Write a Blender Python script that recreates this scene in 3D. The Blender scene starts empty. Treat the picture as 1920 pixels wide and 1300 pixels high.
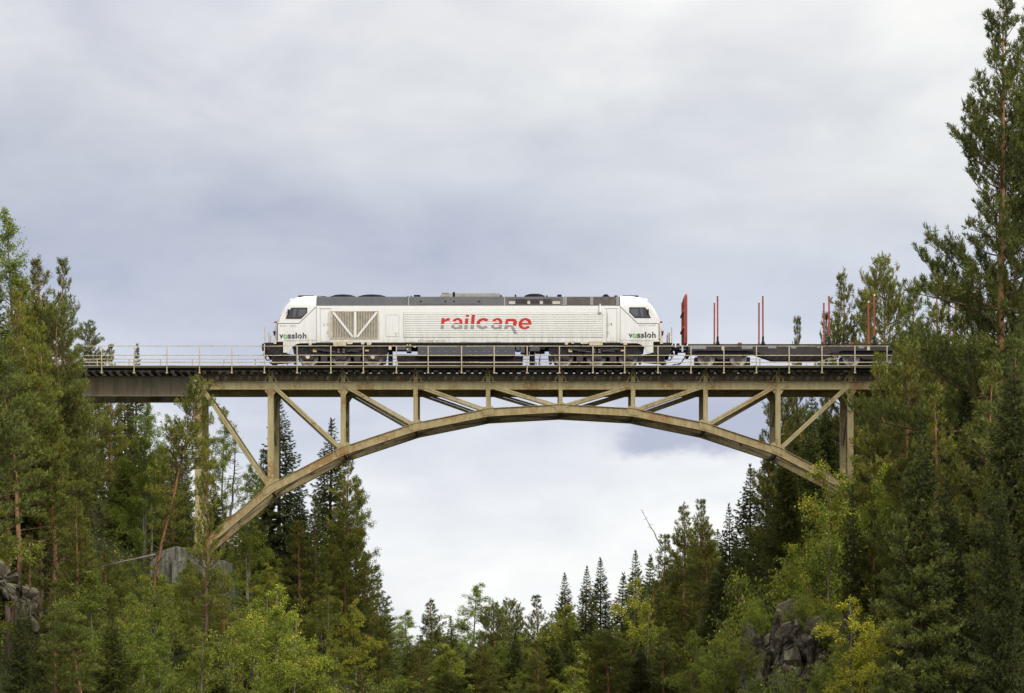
import bpy, bmesh, math, random
import numpy as np
from mathutils import Vector, Matrix, noise as mnoise
R = math.radians
random.seed(11)
S = bpy.context.scene
C = S.collection

# ------------------------------------------------------------------ camera, light, sky
CAMY, CAMZ, F = -164.0, 2.0, 5447.0           # camera stands low on the river, long lens
cam_d = bpy.data.cameras.new('camera'); cam = bpy.data.objects.new('camera', cam_d); C.objects.link(cam)
cam.location = (0, CAMY, CAMZ); cam.rotation_euler = (R(90), 0, 0)
cam_d.sensor_width = 36; cam_d.lens = F / 1920 * 36
cam_d.shift_y = (1342 - 650) / 1920
cam_d.clip_start = 1; cam_d.clip_end = 6000
S.camera = cam
S.view_settings.view_transform = 'Standard'; S.view_settings.look = 'None'
S.view_settings.exposure = 0.0; S.view_settings.gamma = 1
S.cycles.max_bounces = 6; S.cycles.diffuse_bounces = 4; S.cycles.transmission_bounces = 4
S.cycles.transparent_max_bounces = 4

SUN_EL, SUN_AZ = R(42), R(28)                 # behind the camera, to the right, behind cloud
sd = bpy.data.lights.new('sun', 'SUN'); sun = bpy.data.objects.new('sun', sd); C.objects.link(sun)
sd.energy = 1.5; sd.angle = R(12); sd.color = (1, .965, .90)
sv = Vector((math.sin(SUN_AZ) * math.cos(SUN_EL), -math.cos(SUN_AZ) * math.cos(SUN_EL), math.sin(SUN_EL)))
sun.rotation_euler = sv.to_track_quat('Z', 'Y').to_euler(); sun.location = (0, 0, 60)


class N:
    """tiny node helper"""
    def __init__(s, tree): s.t = tree; s.n = tree.nodes; s.l = tree.links
    def new(s, typ, **kw):
        n = s.n.new(typ)
        for k, v in kw.items(): setattr(n, k, v)
        return n
    def put(s, sock, v):
        if isinstance(v, bpy.types.NodeSocket): s.l.new(v, sock)
        else: sock.default_value = v
    def math(s, op, a, b=0.0, c=0.0, clamp=False):
        n = s.new('ShaderNodeMath', operation=op); n.use_clamp = clamp
        s.put(n.inputs[0], a); s.put(n.inputs[1], b); s.put(n.inputs[2], c)
        return n.outputs[0]
    def mix(s, f, a, b, blend='MIX'):
        n = s.new('ShaderNodeMix', data_type='RGBA', blend_type=blend)
        s.put(n.inputs[0], f); s.put(n.inputs[6], a); s.put(n.inputs[7], b)
        return n.outputs[2]
    def ramp(s, f, stops, interp='LINEAR'):
        n = s.new('ShaderNodeValToRGB'); r = n.color_ramp; r.interpolation = interp
        while len(r.elements) < len(stops): r.elements.new(.5)
        for e, (p, c) in zip(r.elements, stops):
            e.position = p; e.color = (*c, 1) if len(c) == 3 else c
        s.put(n.inputs[0], f)
        return n.outputs[0]
    def noise(s, vec, scale, detail=4, rough=.55, dist=0.0):
        n = s.new('ShaderNodeTexNoise'); s.put(n.inputs['Vector'], vec)
        n.inputs['Scale'].default_value = scale; n.inputs['Detail'].default_value = detail
        n.inputs['Roughness'].default_value = rough; n.inputs['Distortion'].default_value = dist
        return n.outputs[0]
    def comb(s, x, y, z):
        n = s.new('ShaderNodeCombineXYZ'); s.put(n.inputs[0], x); s.put(n.inputs[1], y); s.put(n.inputs[2], z)
        return n.outputs[0]


wd = bpy.data.worlds.new('World'); S.world = wd; wd.use_nodes = True
w = N(wd.node_tree); w.n.clear()
tc = w.new('ShaderNodeTexCoord'); sep = w.new('ShaderNodeSeparateXYZ'); w.l.new(tc.outputs['Generated'], sep.inputs[0])
dx, dy, dz = sep.outputs
az = w.math('ARCTAN2', dx, dy); el = w.math('ARCSINE', dz)
# cloud layers: broad banks plus finer billows, stretched along the horizon
n1 = w.noise(w.comb(w.math('MULTIPLY', az, 5.0), w.math('MULTIPLY', el, 13.0), 3.1), 1.0, 5, .52, .35)
n2 = w.noise(w.comb(w.math('MULTIPLY', az, 13.0), w.math('MULTIPLY', el, 26.0), 7.7), 1.0, 5, .48, .3)
n3 = w.noise(w.comb(w.math('MULTIPLY', az, 12.0), w.math('MULTIPLY', el, 70.0), 1.7), 1.0, 3, .45, .1)
elw = w.math('ADD', el, w.math('MULTIPLY', w.math('SUBTRACT', n1, .5), .115))
cl = w.ramp(elw, [(0.0, (.90, .92, .94)), (.06, (.95, .965, .975)), (.095, (.90, .92, .95)), (.118, (.66, .70, .80)),
                  (.136, (.545, .59, .71)), (.165, (.575, .615, .705)), (.20, (.71, .73, .77)), (.25, (.86, .865, .885)),
                  (.5, (.86, .87, .90)), (1.0, (1.0, 1.0, 1.0))], 'B_SPLINE')
bil = w.math('MULTIPLY', w.math('SUBTRACT', n2, .5), .70)
bil = w.math('ADD', bil, w.math('MULTIPLY', w.math('SUBTRACT', n3, .5), .08))
side = w.math('MULTIPLY', w.math('ADD', w.math('MAXIMUM', w.math('MINIMUM', az, .2), -.2), .02), 1.5)                      # the bank is heavier to the left
up = w.math('SMOOTH_MIN', w.math('MAXIMUM', w.math('SUBTRACT', el, .10), 0.0), .09, .02)
bil = w.math('ADD', bil, w.math('MULTIPLY', side, w.math('MULTIPLY', up, 9.0)))
bil = w.math('ADD', bil, w.math('MULTIPLY', w.math('SUBTRACT', w.noise(w.comb(w.math('MULTIPLY', az, 45.0), w.math('MULTIPLY', el, 75.0), 9.2), 1.0, 6, .62, .4), .5), .13))
bil = w.math('MAXIMUM', bil, -.35)
gain = w.math('ADD', 1.0, bil)
cl = w.mix(1.0, cl, w.comb(gain, w.math('ADD', 1.0, w.math('MULTIPLY', bil, .93)), w.math('ADD', 1.0, w.math('MULTIPLY', bil, .62))), 'MULTIPLY')
# one dark rag of cloud low on the right
def sstep(v, a, b):
    n = w.new('ShaderNodeMapRange', interpolation_type='SMOOTHSTEP'); w.put(n.inputs[0], v); n.inputs[1].default_value = a; n.inputs[2].default_value = b
    return n.outputs[0]
n4 = w.noise(w.comb(w.math('MULTIPLY', az, 60.0), w.math('MULTIPLY', el, 90.0), 2.2), 1.0, 5, .6)
el2 = w.math('ADD', el, w.math('MULTIPLY', w.math('SUBTRACT', n4, .5), .012)); az2 = w.math('ADD', az, w.math('MULTIPLY', w.math('SUBTRACT', n4, .5), .030))
gg = w.math('MULTIPLY', w.math('MULTIPLY', sstep(el2, .0870, .0935), sstep(az2, .026, .050)), w.math('MULTIPLY', w.math('SUBTRACT', 1.0, sstep(el, .103, .128)), w.math('SUBTRACT', 1.0, sstep(az2, .10, .15))))
cl = w.mix(w.math('MULTIPLY', gg, .92, clamp=True), cl, (.46, .50, .635, 1))
# glow of the veiled sun behind the camera
vm = w.new('ShaderNodeVectorMath', operation='DOT_PRODUCT'); w.l.new(tc.outputs['Generated'], vm.inputs[0]); vm.inputs[1].default_value = sv
glow = w.math('POWER', w.math('MAXIMUM', vm.outputs['Value'], 0.0), 3.0)
cl = w.mix(1.0, cl, w.mix(glow, (1, 1, 1, 1), (2.4, 2.3, 2.15, 1)), 'MULTIPLY')
sky = w.new('ShaderNodeTexSky', sky_type='NISHITA'); sky.sun_disc = False
sky.sun_elevation = SUN_EL; sky.sun_rotation = math.pi - SUN_AZ
skyc = w.mix(1.0, sky.outputs[0], (.12, .12, .12, 1), 'MULTIPLY')
cover = w.math('MULTIPLY', w.math('SUBTRACT', 1.0, w.math('MULTIPLY', w.math('SUBTRACT', n1, .62, clamp=True), 1.2)), .97, clamp=True)
col = w.mix(cover, skyc, cl)
bg = w.new('ShaderNodeBackground'); w.l.new(col, bg.inputs[0]); bg.inputs[1].default_value = 1.0
wo = w.new('ShaderNodeOutputWorld'); w.l.new(bg.outputs[0], wo.inputs[0])

# ------------------------------------------------------------------ coordinates
def D(Y): return Y - CAMY
def WX(px, Y): return (px - 960) * D(Y) / F           # the X of a thing whose depth is Y
def HZ(py, Y): return CAMZ + (1342 - py) * D(Y) / F

PR = [(0, 0), (7, .0), (9, .6), (13.5, 4.6), (16.5, 7.0), (20, 8.6), (24, 10.6), (28, 13.2), (32, 16.5), (36, 19.6), (41, 21.0), (60, 23), (120, 27), (400, 30)]
def terrain(X, Y):
    wob = 1.2 * math.sin(Y * .045 + 1.0) * (0 if -14 < Y < 14 else min(1, (abs(Y) - 14) / 20))
    r = abs(X - 2.71 - wob)
    if Y < -7: r = max(0, r - 12 * min(1, (-7 - Y) / 36))
    z = 30.0
    for (a, za), (b, zb) in zip(PR, PR[1:]):
        if r <= b:
            z = za + (zb - za) * (r - a) / (b - a); break
    k = 1.0
    if Y < -6: k = 1 - .24 * min(1, (-6 - Y) / 12)
    if Y > 60: k = 1 - .35 * min(1, (Y - 60) / 100)
    z *= k
    if Y > 60: z += 3.2 * min(1, (Y - 60) / 200)
    n = mnoise.noise(Vector((X * .12, Y * .12, 0))) * 1.1 + mnoise.noise(Vector((X * .45, Y * .45, 4))) * .35
    return z + n * min(1, max(0, (r - 6) / 5))

# ------------------------------------------------------------------ mesh builder
class MB:
    def __init__(s): s.v = []; s.f = []; s.m = []
    def add(s, vs, fs, mi=0):
        b = len(s.v); s.v += [tuple(p) for p in vs]; s.f += [tuple(b + i for i in f) for f in fs]; s.m += [mi] * len(fs); return s
    def box(s, x0, x1, y0, y1, z0, z1, mi=0):
        if x0 > x1: x0, x1 = x1, x0
        if y0 > y1: y0, y1 = y1, y0
        if z0 > z1: z0, z1 = z1, z0
        return s.add([(x, y, z) for z in (z0, z1) for y in (y0, y1) for x in (x0, x1)],
                     [(0, 2, 3, 1), (4, 5, 7, 6), (0, 1, 5, 4), (2, 6, 7, 3), (0, 4, 6, 2), (1, 3, 7, 5)], mi)
    def pbox(s, px0, px1, py0, py1, Y0, Y1, mi=0):      # box whose near face (at Y0) spans those bearings
        return s.box(WX(px0, Y0), WX(px1, Y0), Y0, Y1, HZ(py1, Y0), HZ(py0, Y0), mi)
    def bar(s, p, q, w_, h_, upv=(0, 1, 0), mi=0):      # w_ along upv, h_ across
        p, q = Vector(p), Vector(q); d = (q - p).normalized(); u = Vector(upv); u = (u - d * u.dot(d)).normalized(); v = d.cross(u)
        u = u * w_ / 2; v = v * h_ / 2
        vs = [a + su * u + sv_ * v for a in (p, q) for su, sv_ in ((-1, -1), (1, -1), (1, 1), (-1, 1))]
        return s.add(vs, [(0, 1, 2, 3), (7, 6, 5, 4), (0, 4, 5, 1), (1, 5, 6, 2), (2, 6, 7, 3), (3, 7, 4, 0)], mi)
    def tube(s, pts, rad, n=6, mi=0, cap=True):
        pts = [Vector(p) for p in pts]; rad = rad if hasattr(rad, '__len__') else [rad] * len(pts)
        vs = []; fs = []; u = None
        for i, p in enumerate(pts):
            d = (pts[min(i + 1, len(pts) - 1)] - pts[max(i - 1, 0)]).normalized()
            if u is None:
                u = d.orthogonal().normalized()
            u = (u - d * u.dot(d)).normalized(); v = d.cross(u)
            for k in range(n):
                a = 2 * math.pi * k / n
                vs.append(p + (u * math.cos(a) + v * math.sin(a)) * rad[i])
        for i in range(len(pts) - 1):
            for k in range(n):
                a = i * n + k; b = i * n + (k + 1) % n
                fs.append((a, b, b + n, a + n))
        if cap:
            fs.append(tuple(range(n))[::-1]); fs.append(tuple((len(pts) - 1) * n + k for k in range(n)))
        return s.add(vs, fs, mi)
    def cyl(s, c, r, y0, y1, n=24, mi=0):               # axis along Y
        return s.tube([(c[0], y0, c[1]), (c[0], y1, c[1])], r, n, mi)
    def prism(s, xz, y0, y1, mi=0):                     # polygon in X,Z pushed along Y
        n = len(xz)
        return s.add([(x, y0, z) for x, z in xz] + [(x, y1, z) for x, z in xz],
                     [tuple(range(n)), tuple(range(2 * n - 1, n - 1, -1))] + [(i, i + n, (i + 1) % n + n, (i + 1) % n) for i in range(n)], mi)
    def pprism(s, pp, Y0, Y1, mi=0): return s.prism([(WX(a, Y0), HZ(b, Y0)) for a, b in pp], Y0, Y1, mi)

WL = {}
def link(o): C.objects.link(o); return o
def part(name, mb, mats, parent=None, smooth=False, bevel=0.0, loc=None, label=None):
    base = Vector(loc) if loc is not None else (WL[parent.name] if parent else Vector((0, 0, 0)))
    me = bpy.data.meshes.new(name)
    me.from_pydata([tuple(Vector(p) - base) for p in mb.v], [], mb.f)
    mats = mats if isinstance(mats, (list, tuple)) else [mats]
    for m in mats: me.materials.append(m)
    if len(mats) > 1: me.polygons.foreach_set('material_index', mb.m)
    bm = bmesh.new(); bm.from_mesh(me); bmesh.ops.recalc_face_normals(bm, faces=bm.faces); bm.to_mesh(me); bm.free()
    if smooth: me.polygons.foreach_set('use_smooth', [True] * len(me.polygons))
    if smooth: me.set_sharp_from_angle(angle=R(45))
    o = link(bpy.data.objects.new(name, me))
    if bevel:
        b = o.modifiers.new('bevel', 'BEVEL'); b.width = bevel; b.segments = 2; b.limit_method = 'ANGLE'; b.angle_limit = R(35)
    if parent: o.parent = parent
    if loc is not None: o.location = base - (WL[parent.name] if parent else Vector((0, 0, 0)))
    WL[o.name] = base
    if label: o['label'] = label
    return o
def again(o, parent, loc):                             # one more copy of a part, at a world position
    c = o.copy(); link(c); c.parent = parent; c.location = Vector(loc) - WL[parent.name]; WL[c.name] = Vector(loc); return c
def thing(name, label, cat, loc, group=None):
    o = link(bpy.data.objects.new(name, None)); o.location = loc; o.empty_display_size = .5
    o['label'] = label; o['category'] = cat
    if group: o['group'] = group
    WL[o.name] = Vector(loc); return o
def tag(o, label=None, cat=None, group=None, kind=None):
    for k, v in (('label', label), ('category', cat), ('group', group), ('kind', kind)):
        if v: o[k] = v
    return o

# ------------------------------------------------------------------ materials
MATS = {}
def base_mat(name):
    m = bpy.data.materials.new(name); m.use_nodes = True; g = N(m.node_tree); g.n.clear()
    b = g.new('ShaderNodeBsdfPrincipled'); o = g.new('ShaderNodeOutputMaterial'); g.l.new(b.outputs[0], o.inputs[0])
    return m, g, b
def plain(name, col, rough=.5, metal=0.0, dirt=0.0, dirtcol=(.2, .15, .09), scale=3.0, bump=0.0, spec=.5):
    m, g, b = base_mat(name)
    b.inputs['Roughness'].default_value = rough; b.inputs['Metallic'].default_value = metal; b.inputs['Specular IOR Level'].default_value = spec
    tcn = g.new('ShaderNodeTexCoord').outputs['Object']
    n = g.noise(tcn, scale, 6, .65)
    f = g.math('MULTIPLY', g.ramp(n, [(.42, (0, 0, 0)), (.72, (1, 1, 1))]), dirt)
    g.put(b.inputs['Base Color'], g.mix(f, (*col, 1), (*dirtcol, 1)))
    if bump:
        bn = g.new('ShaderNodeBump'); bn.inputs['Strength'].default_value = bump; bn.inputs['Distance'].default_value = .02
        g.put(bn.inputs['Height'], g.noise(tcn, scale * 8, 4)); g.l.new(bn.outputs[0], b.inputs['Normal'])
    return m

def steel_mat(name, col, dark, rust_amt):
    """weathered cream paint: streaks, stains and rust patches"""
    m, g, b = base_mat(name)
    g.put(b.inputs['Roughness'], .62); g.put(b.inputs['Specular IOR Level'], .3)
    oc = g.new('ShaderNodeTexCoord').outputs['Object']
    sp = g.new('ShaderNodeSeparateXYZ'); g.l.new(oc, sp.inputs[0])
    streak = g.noise(g.comb(g.math('MULTIPLY', sp.outputs[0], 5.0), g.math('MULTIPLY', sp.outputs[1], 5.0), g.math('MULTIPLY', sp.outputs[2], .7)), 1.0, 5, .6)
    big = g.noise(oc, .8, 4, .6); fine = g.noise(oc, 9.0, 6, .8)
    c = g.mix(g.ramp(streak, [(.40, (0, 0, 0)), (.68, (.8, .8, .8))]), (*col, 1), (*dark, 1))
    c = g.mix(g.math('MULTIPLY', g.ramp(fine, [(.45, (0, 0, 0)), (.7, (1, 1, 1))]), .3), c, (col[0] * .75, col[1] * .66, col[2] * .5, 1))
    rf = g.math('ADD', g.math('MULTIPLY', big, .62), g.math('MULTIPLY', fine, .55))
    rm = g.ramp(rf, [(.668 - rust_amt * .035, (0, 0, 0)), (.72 - rust_amt * .035, (.85, .85, .85))])
    rc = g.mix(g.noise(oc, 14, 3), (.22, .105, .035, 1), (.34, .20, .07, 1))
    g.put(b.inputs['Base Color'], g.mix(rm, c, rc))
    bn = g.new('ShaderNodeBump'); bn.inputs['Strength'].default_value = .25; bn.inputs['Distance'].default_value = .02
    g.put(bn.inputs['Height'], fine); g.l.new(bn.outputs[0], b.inputs['Normal'])
    return m
M_STEEL = steel_mat('weathered_cream_steel', (.45, .385, .205), (.30, .24, .11), 1.15)
M_STEEL2 = steel_mat('weathered_arch_steel', (.41, .335, .175), (.24, .18, .085), 1.6)
M_GIRD = steel_mat('grimy_girder_steel', (.20, .172, .115), (.115, .096, .063), .5)  # darker steel tone for girders and bracing, with streaks and rust
M_RAILPAINT = steel_mat('railing_paint', (.54, .48, .34), (.40, .32, .20), .8)
M_TIMBER = plain('tarred_timber', (.035, .027, .024), .85, dirt=.8, dirtcol=(.085, .06, .052), scale=4, bump=.5)
M_BLACK = plain('dark_underframe', (.014, .013, .013), .75, spec=.25, dirt=.6, dirtcol=(.06, .05, .042), scale=5)
M_RAIL = plain('rail_steel', (.10, .07, .055), .5, .6, dirt=.5)
M_WALK = plain('walkway_steel', (.06, .055, .05), .7, dirt=.4, dirtcol=(.12, .1, .08))
def concrete():
    m, g, b = base_mat('old_concrete'); g.put(b.inputs['Roughness'], .95); g.put(b.inputs['Specular IOR Level'], .15)
    oc = g.new('ShaderNodeTexCoord').outputs['Object']; sp = g.new('ShaderNodeSeparateXYZ'); g.l.new(oc, sp.inputs[0])
    st = g.noise(g.comb(g.math('MULTIPLY', sp.outputs[0], 5.5), g.math('MULTIPLY', sp.outputs[1], 5.5), g.math('MULTIPLY', sp.outputs[2], .55)), 1.0, 6, .7)
    fi = g.noise(oc, 6.0, 6, .75)
    c = g.mix(g.ramp(st, [(.38, (0, 0, 0)), (.62, (1, 1, 1))]), (.25, .24, .205, 1), (.085, .08, .062, 1))
    c = g.mix(g.ramp(fi, [(.50, (0, 0, 0)), (.66, (.9, .9, .9))]), c, (.055, .06, .03, 1))
    g.put(b.inputs['Base Color'], c)
    bn = g.new('ShaderNodeBump'); bn.inputs['Strength'].default_value = 1; bn.inputs['Distance'].default_value = .07
    g.put(bn.inputs['Height'], g.math('ADD', fi, st)); g.l.new(bn.outputs[0], b.inputs['Normal']); return m
M_CONC = concrete()

def paint_white():
    m, g, b = base_mat('white_loco_paint')
    g.put(b.inputs['Roughness'], .32); g.put(b.inputs['Coat Weight'], .15)
    oc = g.new('ShaderNodeTexCoord').outputs['Object']; sp = g.new('ShaderNodeSeparateXYZ'); g.l.new(oc, sp.inputs[0])
    low = g.ramp(g.math('DIVIDE', g.math('SUBTRACT', sp.outputs[2], 1.25), 2.2), [(0, (1, 1, 1)), (.25, (.45, .45, .45)), (1, (.12, .12, .12))])   # road dirt thrown up from the wheels
    st = g.noise(g.comb(g.math('MULTIPLY', sp.outputs[0], 6.0), sp.outputs[1], g.math('MULTIPLY', sp.outputs[2], .8)), 1.0, 5, .7)
    f = g.math('MULTIPLY', g.math('ADD', g.ramp(st, [(.40, (.25, .25, .25)), (.75, (1, 1, 1))]), 0.0), low)
    g.put(b.inputs['Base Color'], g.mix(g.math('MULTIPLY', f, .85), (.79, .79, .775, 1), (.38, .34, .26, 1)))
    return m
M_WHITE = paint_white()
M_TAN = plain('dirty_tan_paint', (.62, .55, .41), .5, dirt=.8, dirtcol=(.32, .25, .15))
M_SEAM = plain('panel_seam', (.30, .27, .21), .7)
M_SEAMD = plain('dark_seam', (.05, .05, .05), .6)
M_RIBGAP = plain('rib_groove_paint', (.40, .36, .27), .7)
M_ROOF = plain('slate_grey_roof', (.052, .053, .062), .45, dirt=.5, dirtcol=(.12, .115, .11), scale=1.5)
M_ROOFD = plain('dark_roof_kit', (.014, .015, .020), .8, spec=.15)
M_ROOFL = plain('pale_roof_kit', (.32, .32, .30), .5, dirt=.6)
M_BROWN = plain('brown_mesh', (.060, .052, .049), .8, dirt=.3)
M_GRILLE = plain('radiator_fins', (.50, .46, .36), .6, dirt=.7, dirtcol=(.22, .18, .12), scale=2)
M_GRILLED = plain('radiator_gaps', (.10, .085, .065), .8)
M_GLASS = plain('cab_glass', (.018, .024, .026), .08, spec=.8)
M_GLASSF = plain('window_rubber', (.015, .015, .016), .5)
M_GLASSI = plain('cab_interior', (.09, .10, .10), .5)
M_RED = plain('logo_red', (.56, .022, .014), .6, spec=.25)
M_LGREY = plain('logo_grey', (.27, .285, .285), .6)
M_INK = plain('logo_ink', (.055, .058, .06), .4)
M_GREEN = plain('logo_green', (.11, .42, .07), .4)
M_PALETXT = plain('pale_lettering', (.45, .44, .41), .5)
M_TANK = plain('tank_paint', (.055, .058, .066), .45, dirt=.5, dirtcol=(.10, .095, .09))
M_WHEEL = plain('wheel_disc', (.62, .60, .56), .6, dirt=.5, dirtcol=(.2, .17, .14), scale=4)
M_LIGHTG = plain('pale_blue_grey', (.50, .54, .60), .5)
M_TAIL = plain('tail_lamp_red', (.22, .02, .02), .3)
M_RED2 = plain('red_stake_paint', (.33, .058, .036), .7, dirt=.9, dirtcol=(.17, .05, .04), scale=2.5)
M_CREAM = plain('cream_tip', (.75, .66, .45), .6)
M_FRAME = plain('wagon_frame', (.026, .021, .020), .7, dirt=.7, dirtcol=(.060, .046, .040), scale=2.5)
M_PLATE = plain('wagon_plate', (.26, .28, .31), .6, dirt=.8, dirtcol=(.08, .07, .065), scale=9)

# ------------------------------------------------------------------ terrain and river
def grid(name, x0, x1, y0, y1, step, mat, kind='structure'):
    xs = np.arange(x0, x1 + .01, step); ys = np.arange(y0, y1 + .01, step)
    vs = [(x, y, terrain(x, y)) for y in ys for x in xs]; nx = len(xs)
    fs = [(j * nx + i, j * nx + i + 1, (j + 1) * nx + i + 1, (j + 1) * nx + i) for j in range(len(ys) - 1) for i in range(nx - 1)]
    mb = MB(); mb.v = vs; mb.f = fs; mb.m = [0] * len(fs)
    return tag(part(name, mb, mat, smooth=True), kind=kind)
def ground_mat():
    m, g, b = base_mat('forest_floor')
    g.put(b.inputs['Roughness'], .95); g.put(b.inputs['Specular IOR Level'], .1)
    oc = g.new('ShaderNodeTexCoord').outputs['Object']
    n = g.noise(oc, .7, 6, .7); n2_ = g.noise(oc, 5, 5, .7)
    c = g.ramp(n, [(.35, (.020, .022, .010)), (.5, (.040, .050, .014)), (.62, (.062, .052, .022)), (.75, (.085, .078, .06))])
    c = g.mix(g.math('MULTIPLY', n2_, .6), c, (.03, .035, .012, 1))
    gm = g.new('ShaderNodeNewGeometry'); sp = g.new('ShaderNodeSeparateXYZ'); g.l.new(gm.outputs['Normal'], sp.inputs[0])
    rock = g.ramp(sp.outputs[2], [(.62, (1, 1, 1)), (.78, (0, 0, 0))])
    g.put(b.inputs['Base Color'], g.mix(g.math('MULTIPLY', rock, .7), c, g.mix(n2_, (.06, .05, .048, 1), (.15, .13, .115, 1))))
    bn = g.new('ShaderNodeBump'); bn.inputs['Strength'].default_value = .9; bn.inputs['Distance'].default_value = .2
    g.put(bn.inputs['Height'], n2_); g.l.new(bn.outputs[0], b.inputs['Normal'])
    return m
M_GROUND = ground_mat()
grid('ground', -150, 156, -180, 480, 3.0, M_GROUND)
mw, gw, bw = base_mat('river_water')
gw.put(bw.inputs['Base Color'], (.012, .016, .012, 1)); gw.put(bw.inputs['Roughness'], .08)
bnw = gw.new('ShaderNodeBump'); bnw.inputs['Strength'].default_value = .25
gw.put(bnw.inputs['Height'], gw.noise(gw.new('ShaderNodeTexCoord').outputs['Object'], 2.5, 4)); gw.l.new(bnw.outputs[0], bw.inputs['Normal'])
mb = MB(); mb.add([(-7, -180, .25), (13, -180, .25), (13, 60, .25), (-7, 60, .25)], [(0, 1, 2, 3)])
tag(part('river_water', mb, mw), kind='structure')
mb = MB(); mb.add([(-3000, 470, 2), (3000, 470, 2), (3000, 5000, 2), (-3000, 5000, 2)], [(0, 1, 2, 3)])
tag(part('far_ground', mb, M_GROUND), kind='structure')

# ------------------------------------------------------------------ bridge
YN, YF = -1.8, 1.8                                      # planes of the two trusses
PITCH = 135.8 * D(YN) / F; XC = WX(1051, YN)
PX = [XC + (i - 5) * PITCH for i in range(11)]          # panel points, ends at px 372 and 1730
ZT1, ZT0 = HZ(717, YN), HZ(731, YN)                     # top chord
NODEY = {0: 766.5, 1: 774, 2: 801.5, 3: 846.5, 4: 917, 5: 1031}
NZ = [HZ(NODEY[abs(i - 5)], YN) for i in range(11)]
bridge = thing('steel_arch_bridge', 'cream painted riveted steel arch bridge carrying the train across the gorge', 'bridge', (XC, 0, NZ[5]))
RT = 21.62                                              # rail top
def rivets(mb, p, q, n, off, Y, s=.020):
    p, q = Vector(p), Vector(q)
    for k in range(n):
        c = p.lerp(q, (k + .5) / n)
        for o_ in off:
            x, z = c.x + o_[0], c.z + o_[1]
            mb.add([(x - s, Y, z - s), (x + s, Y, z - s), (x + s, Y, z + s), (x - s, Y, z + s), (x, Y - s * .8, z)],
                   [(0, 1, 4), (1, 2, 4), (2, 3, 4), (3, 0, 4)])
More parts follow.
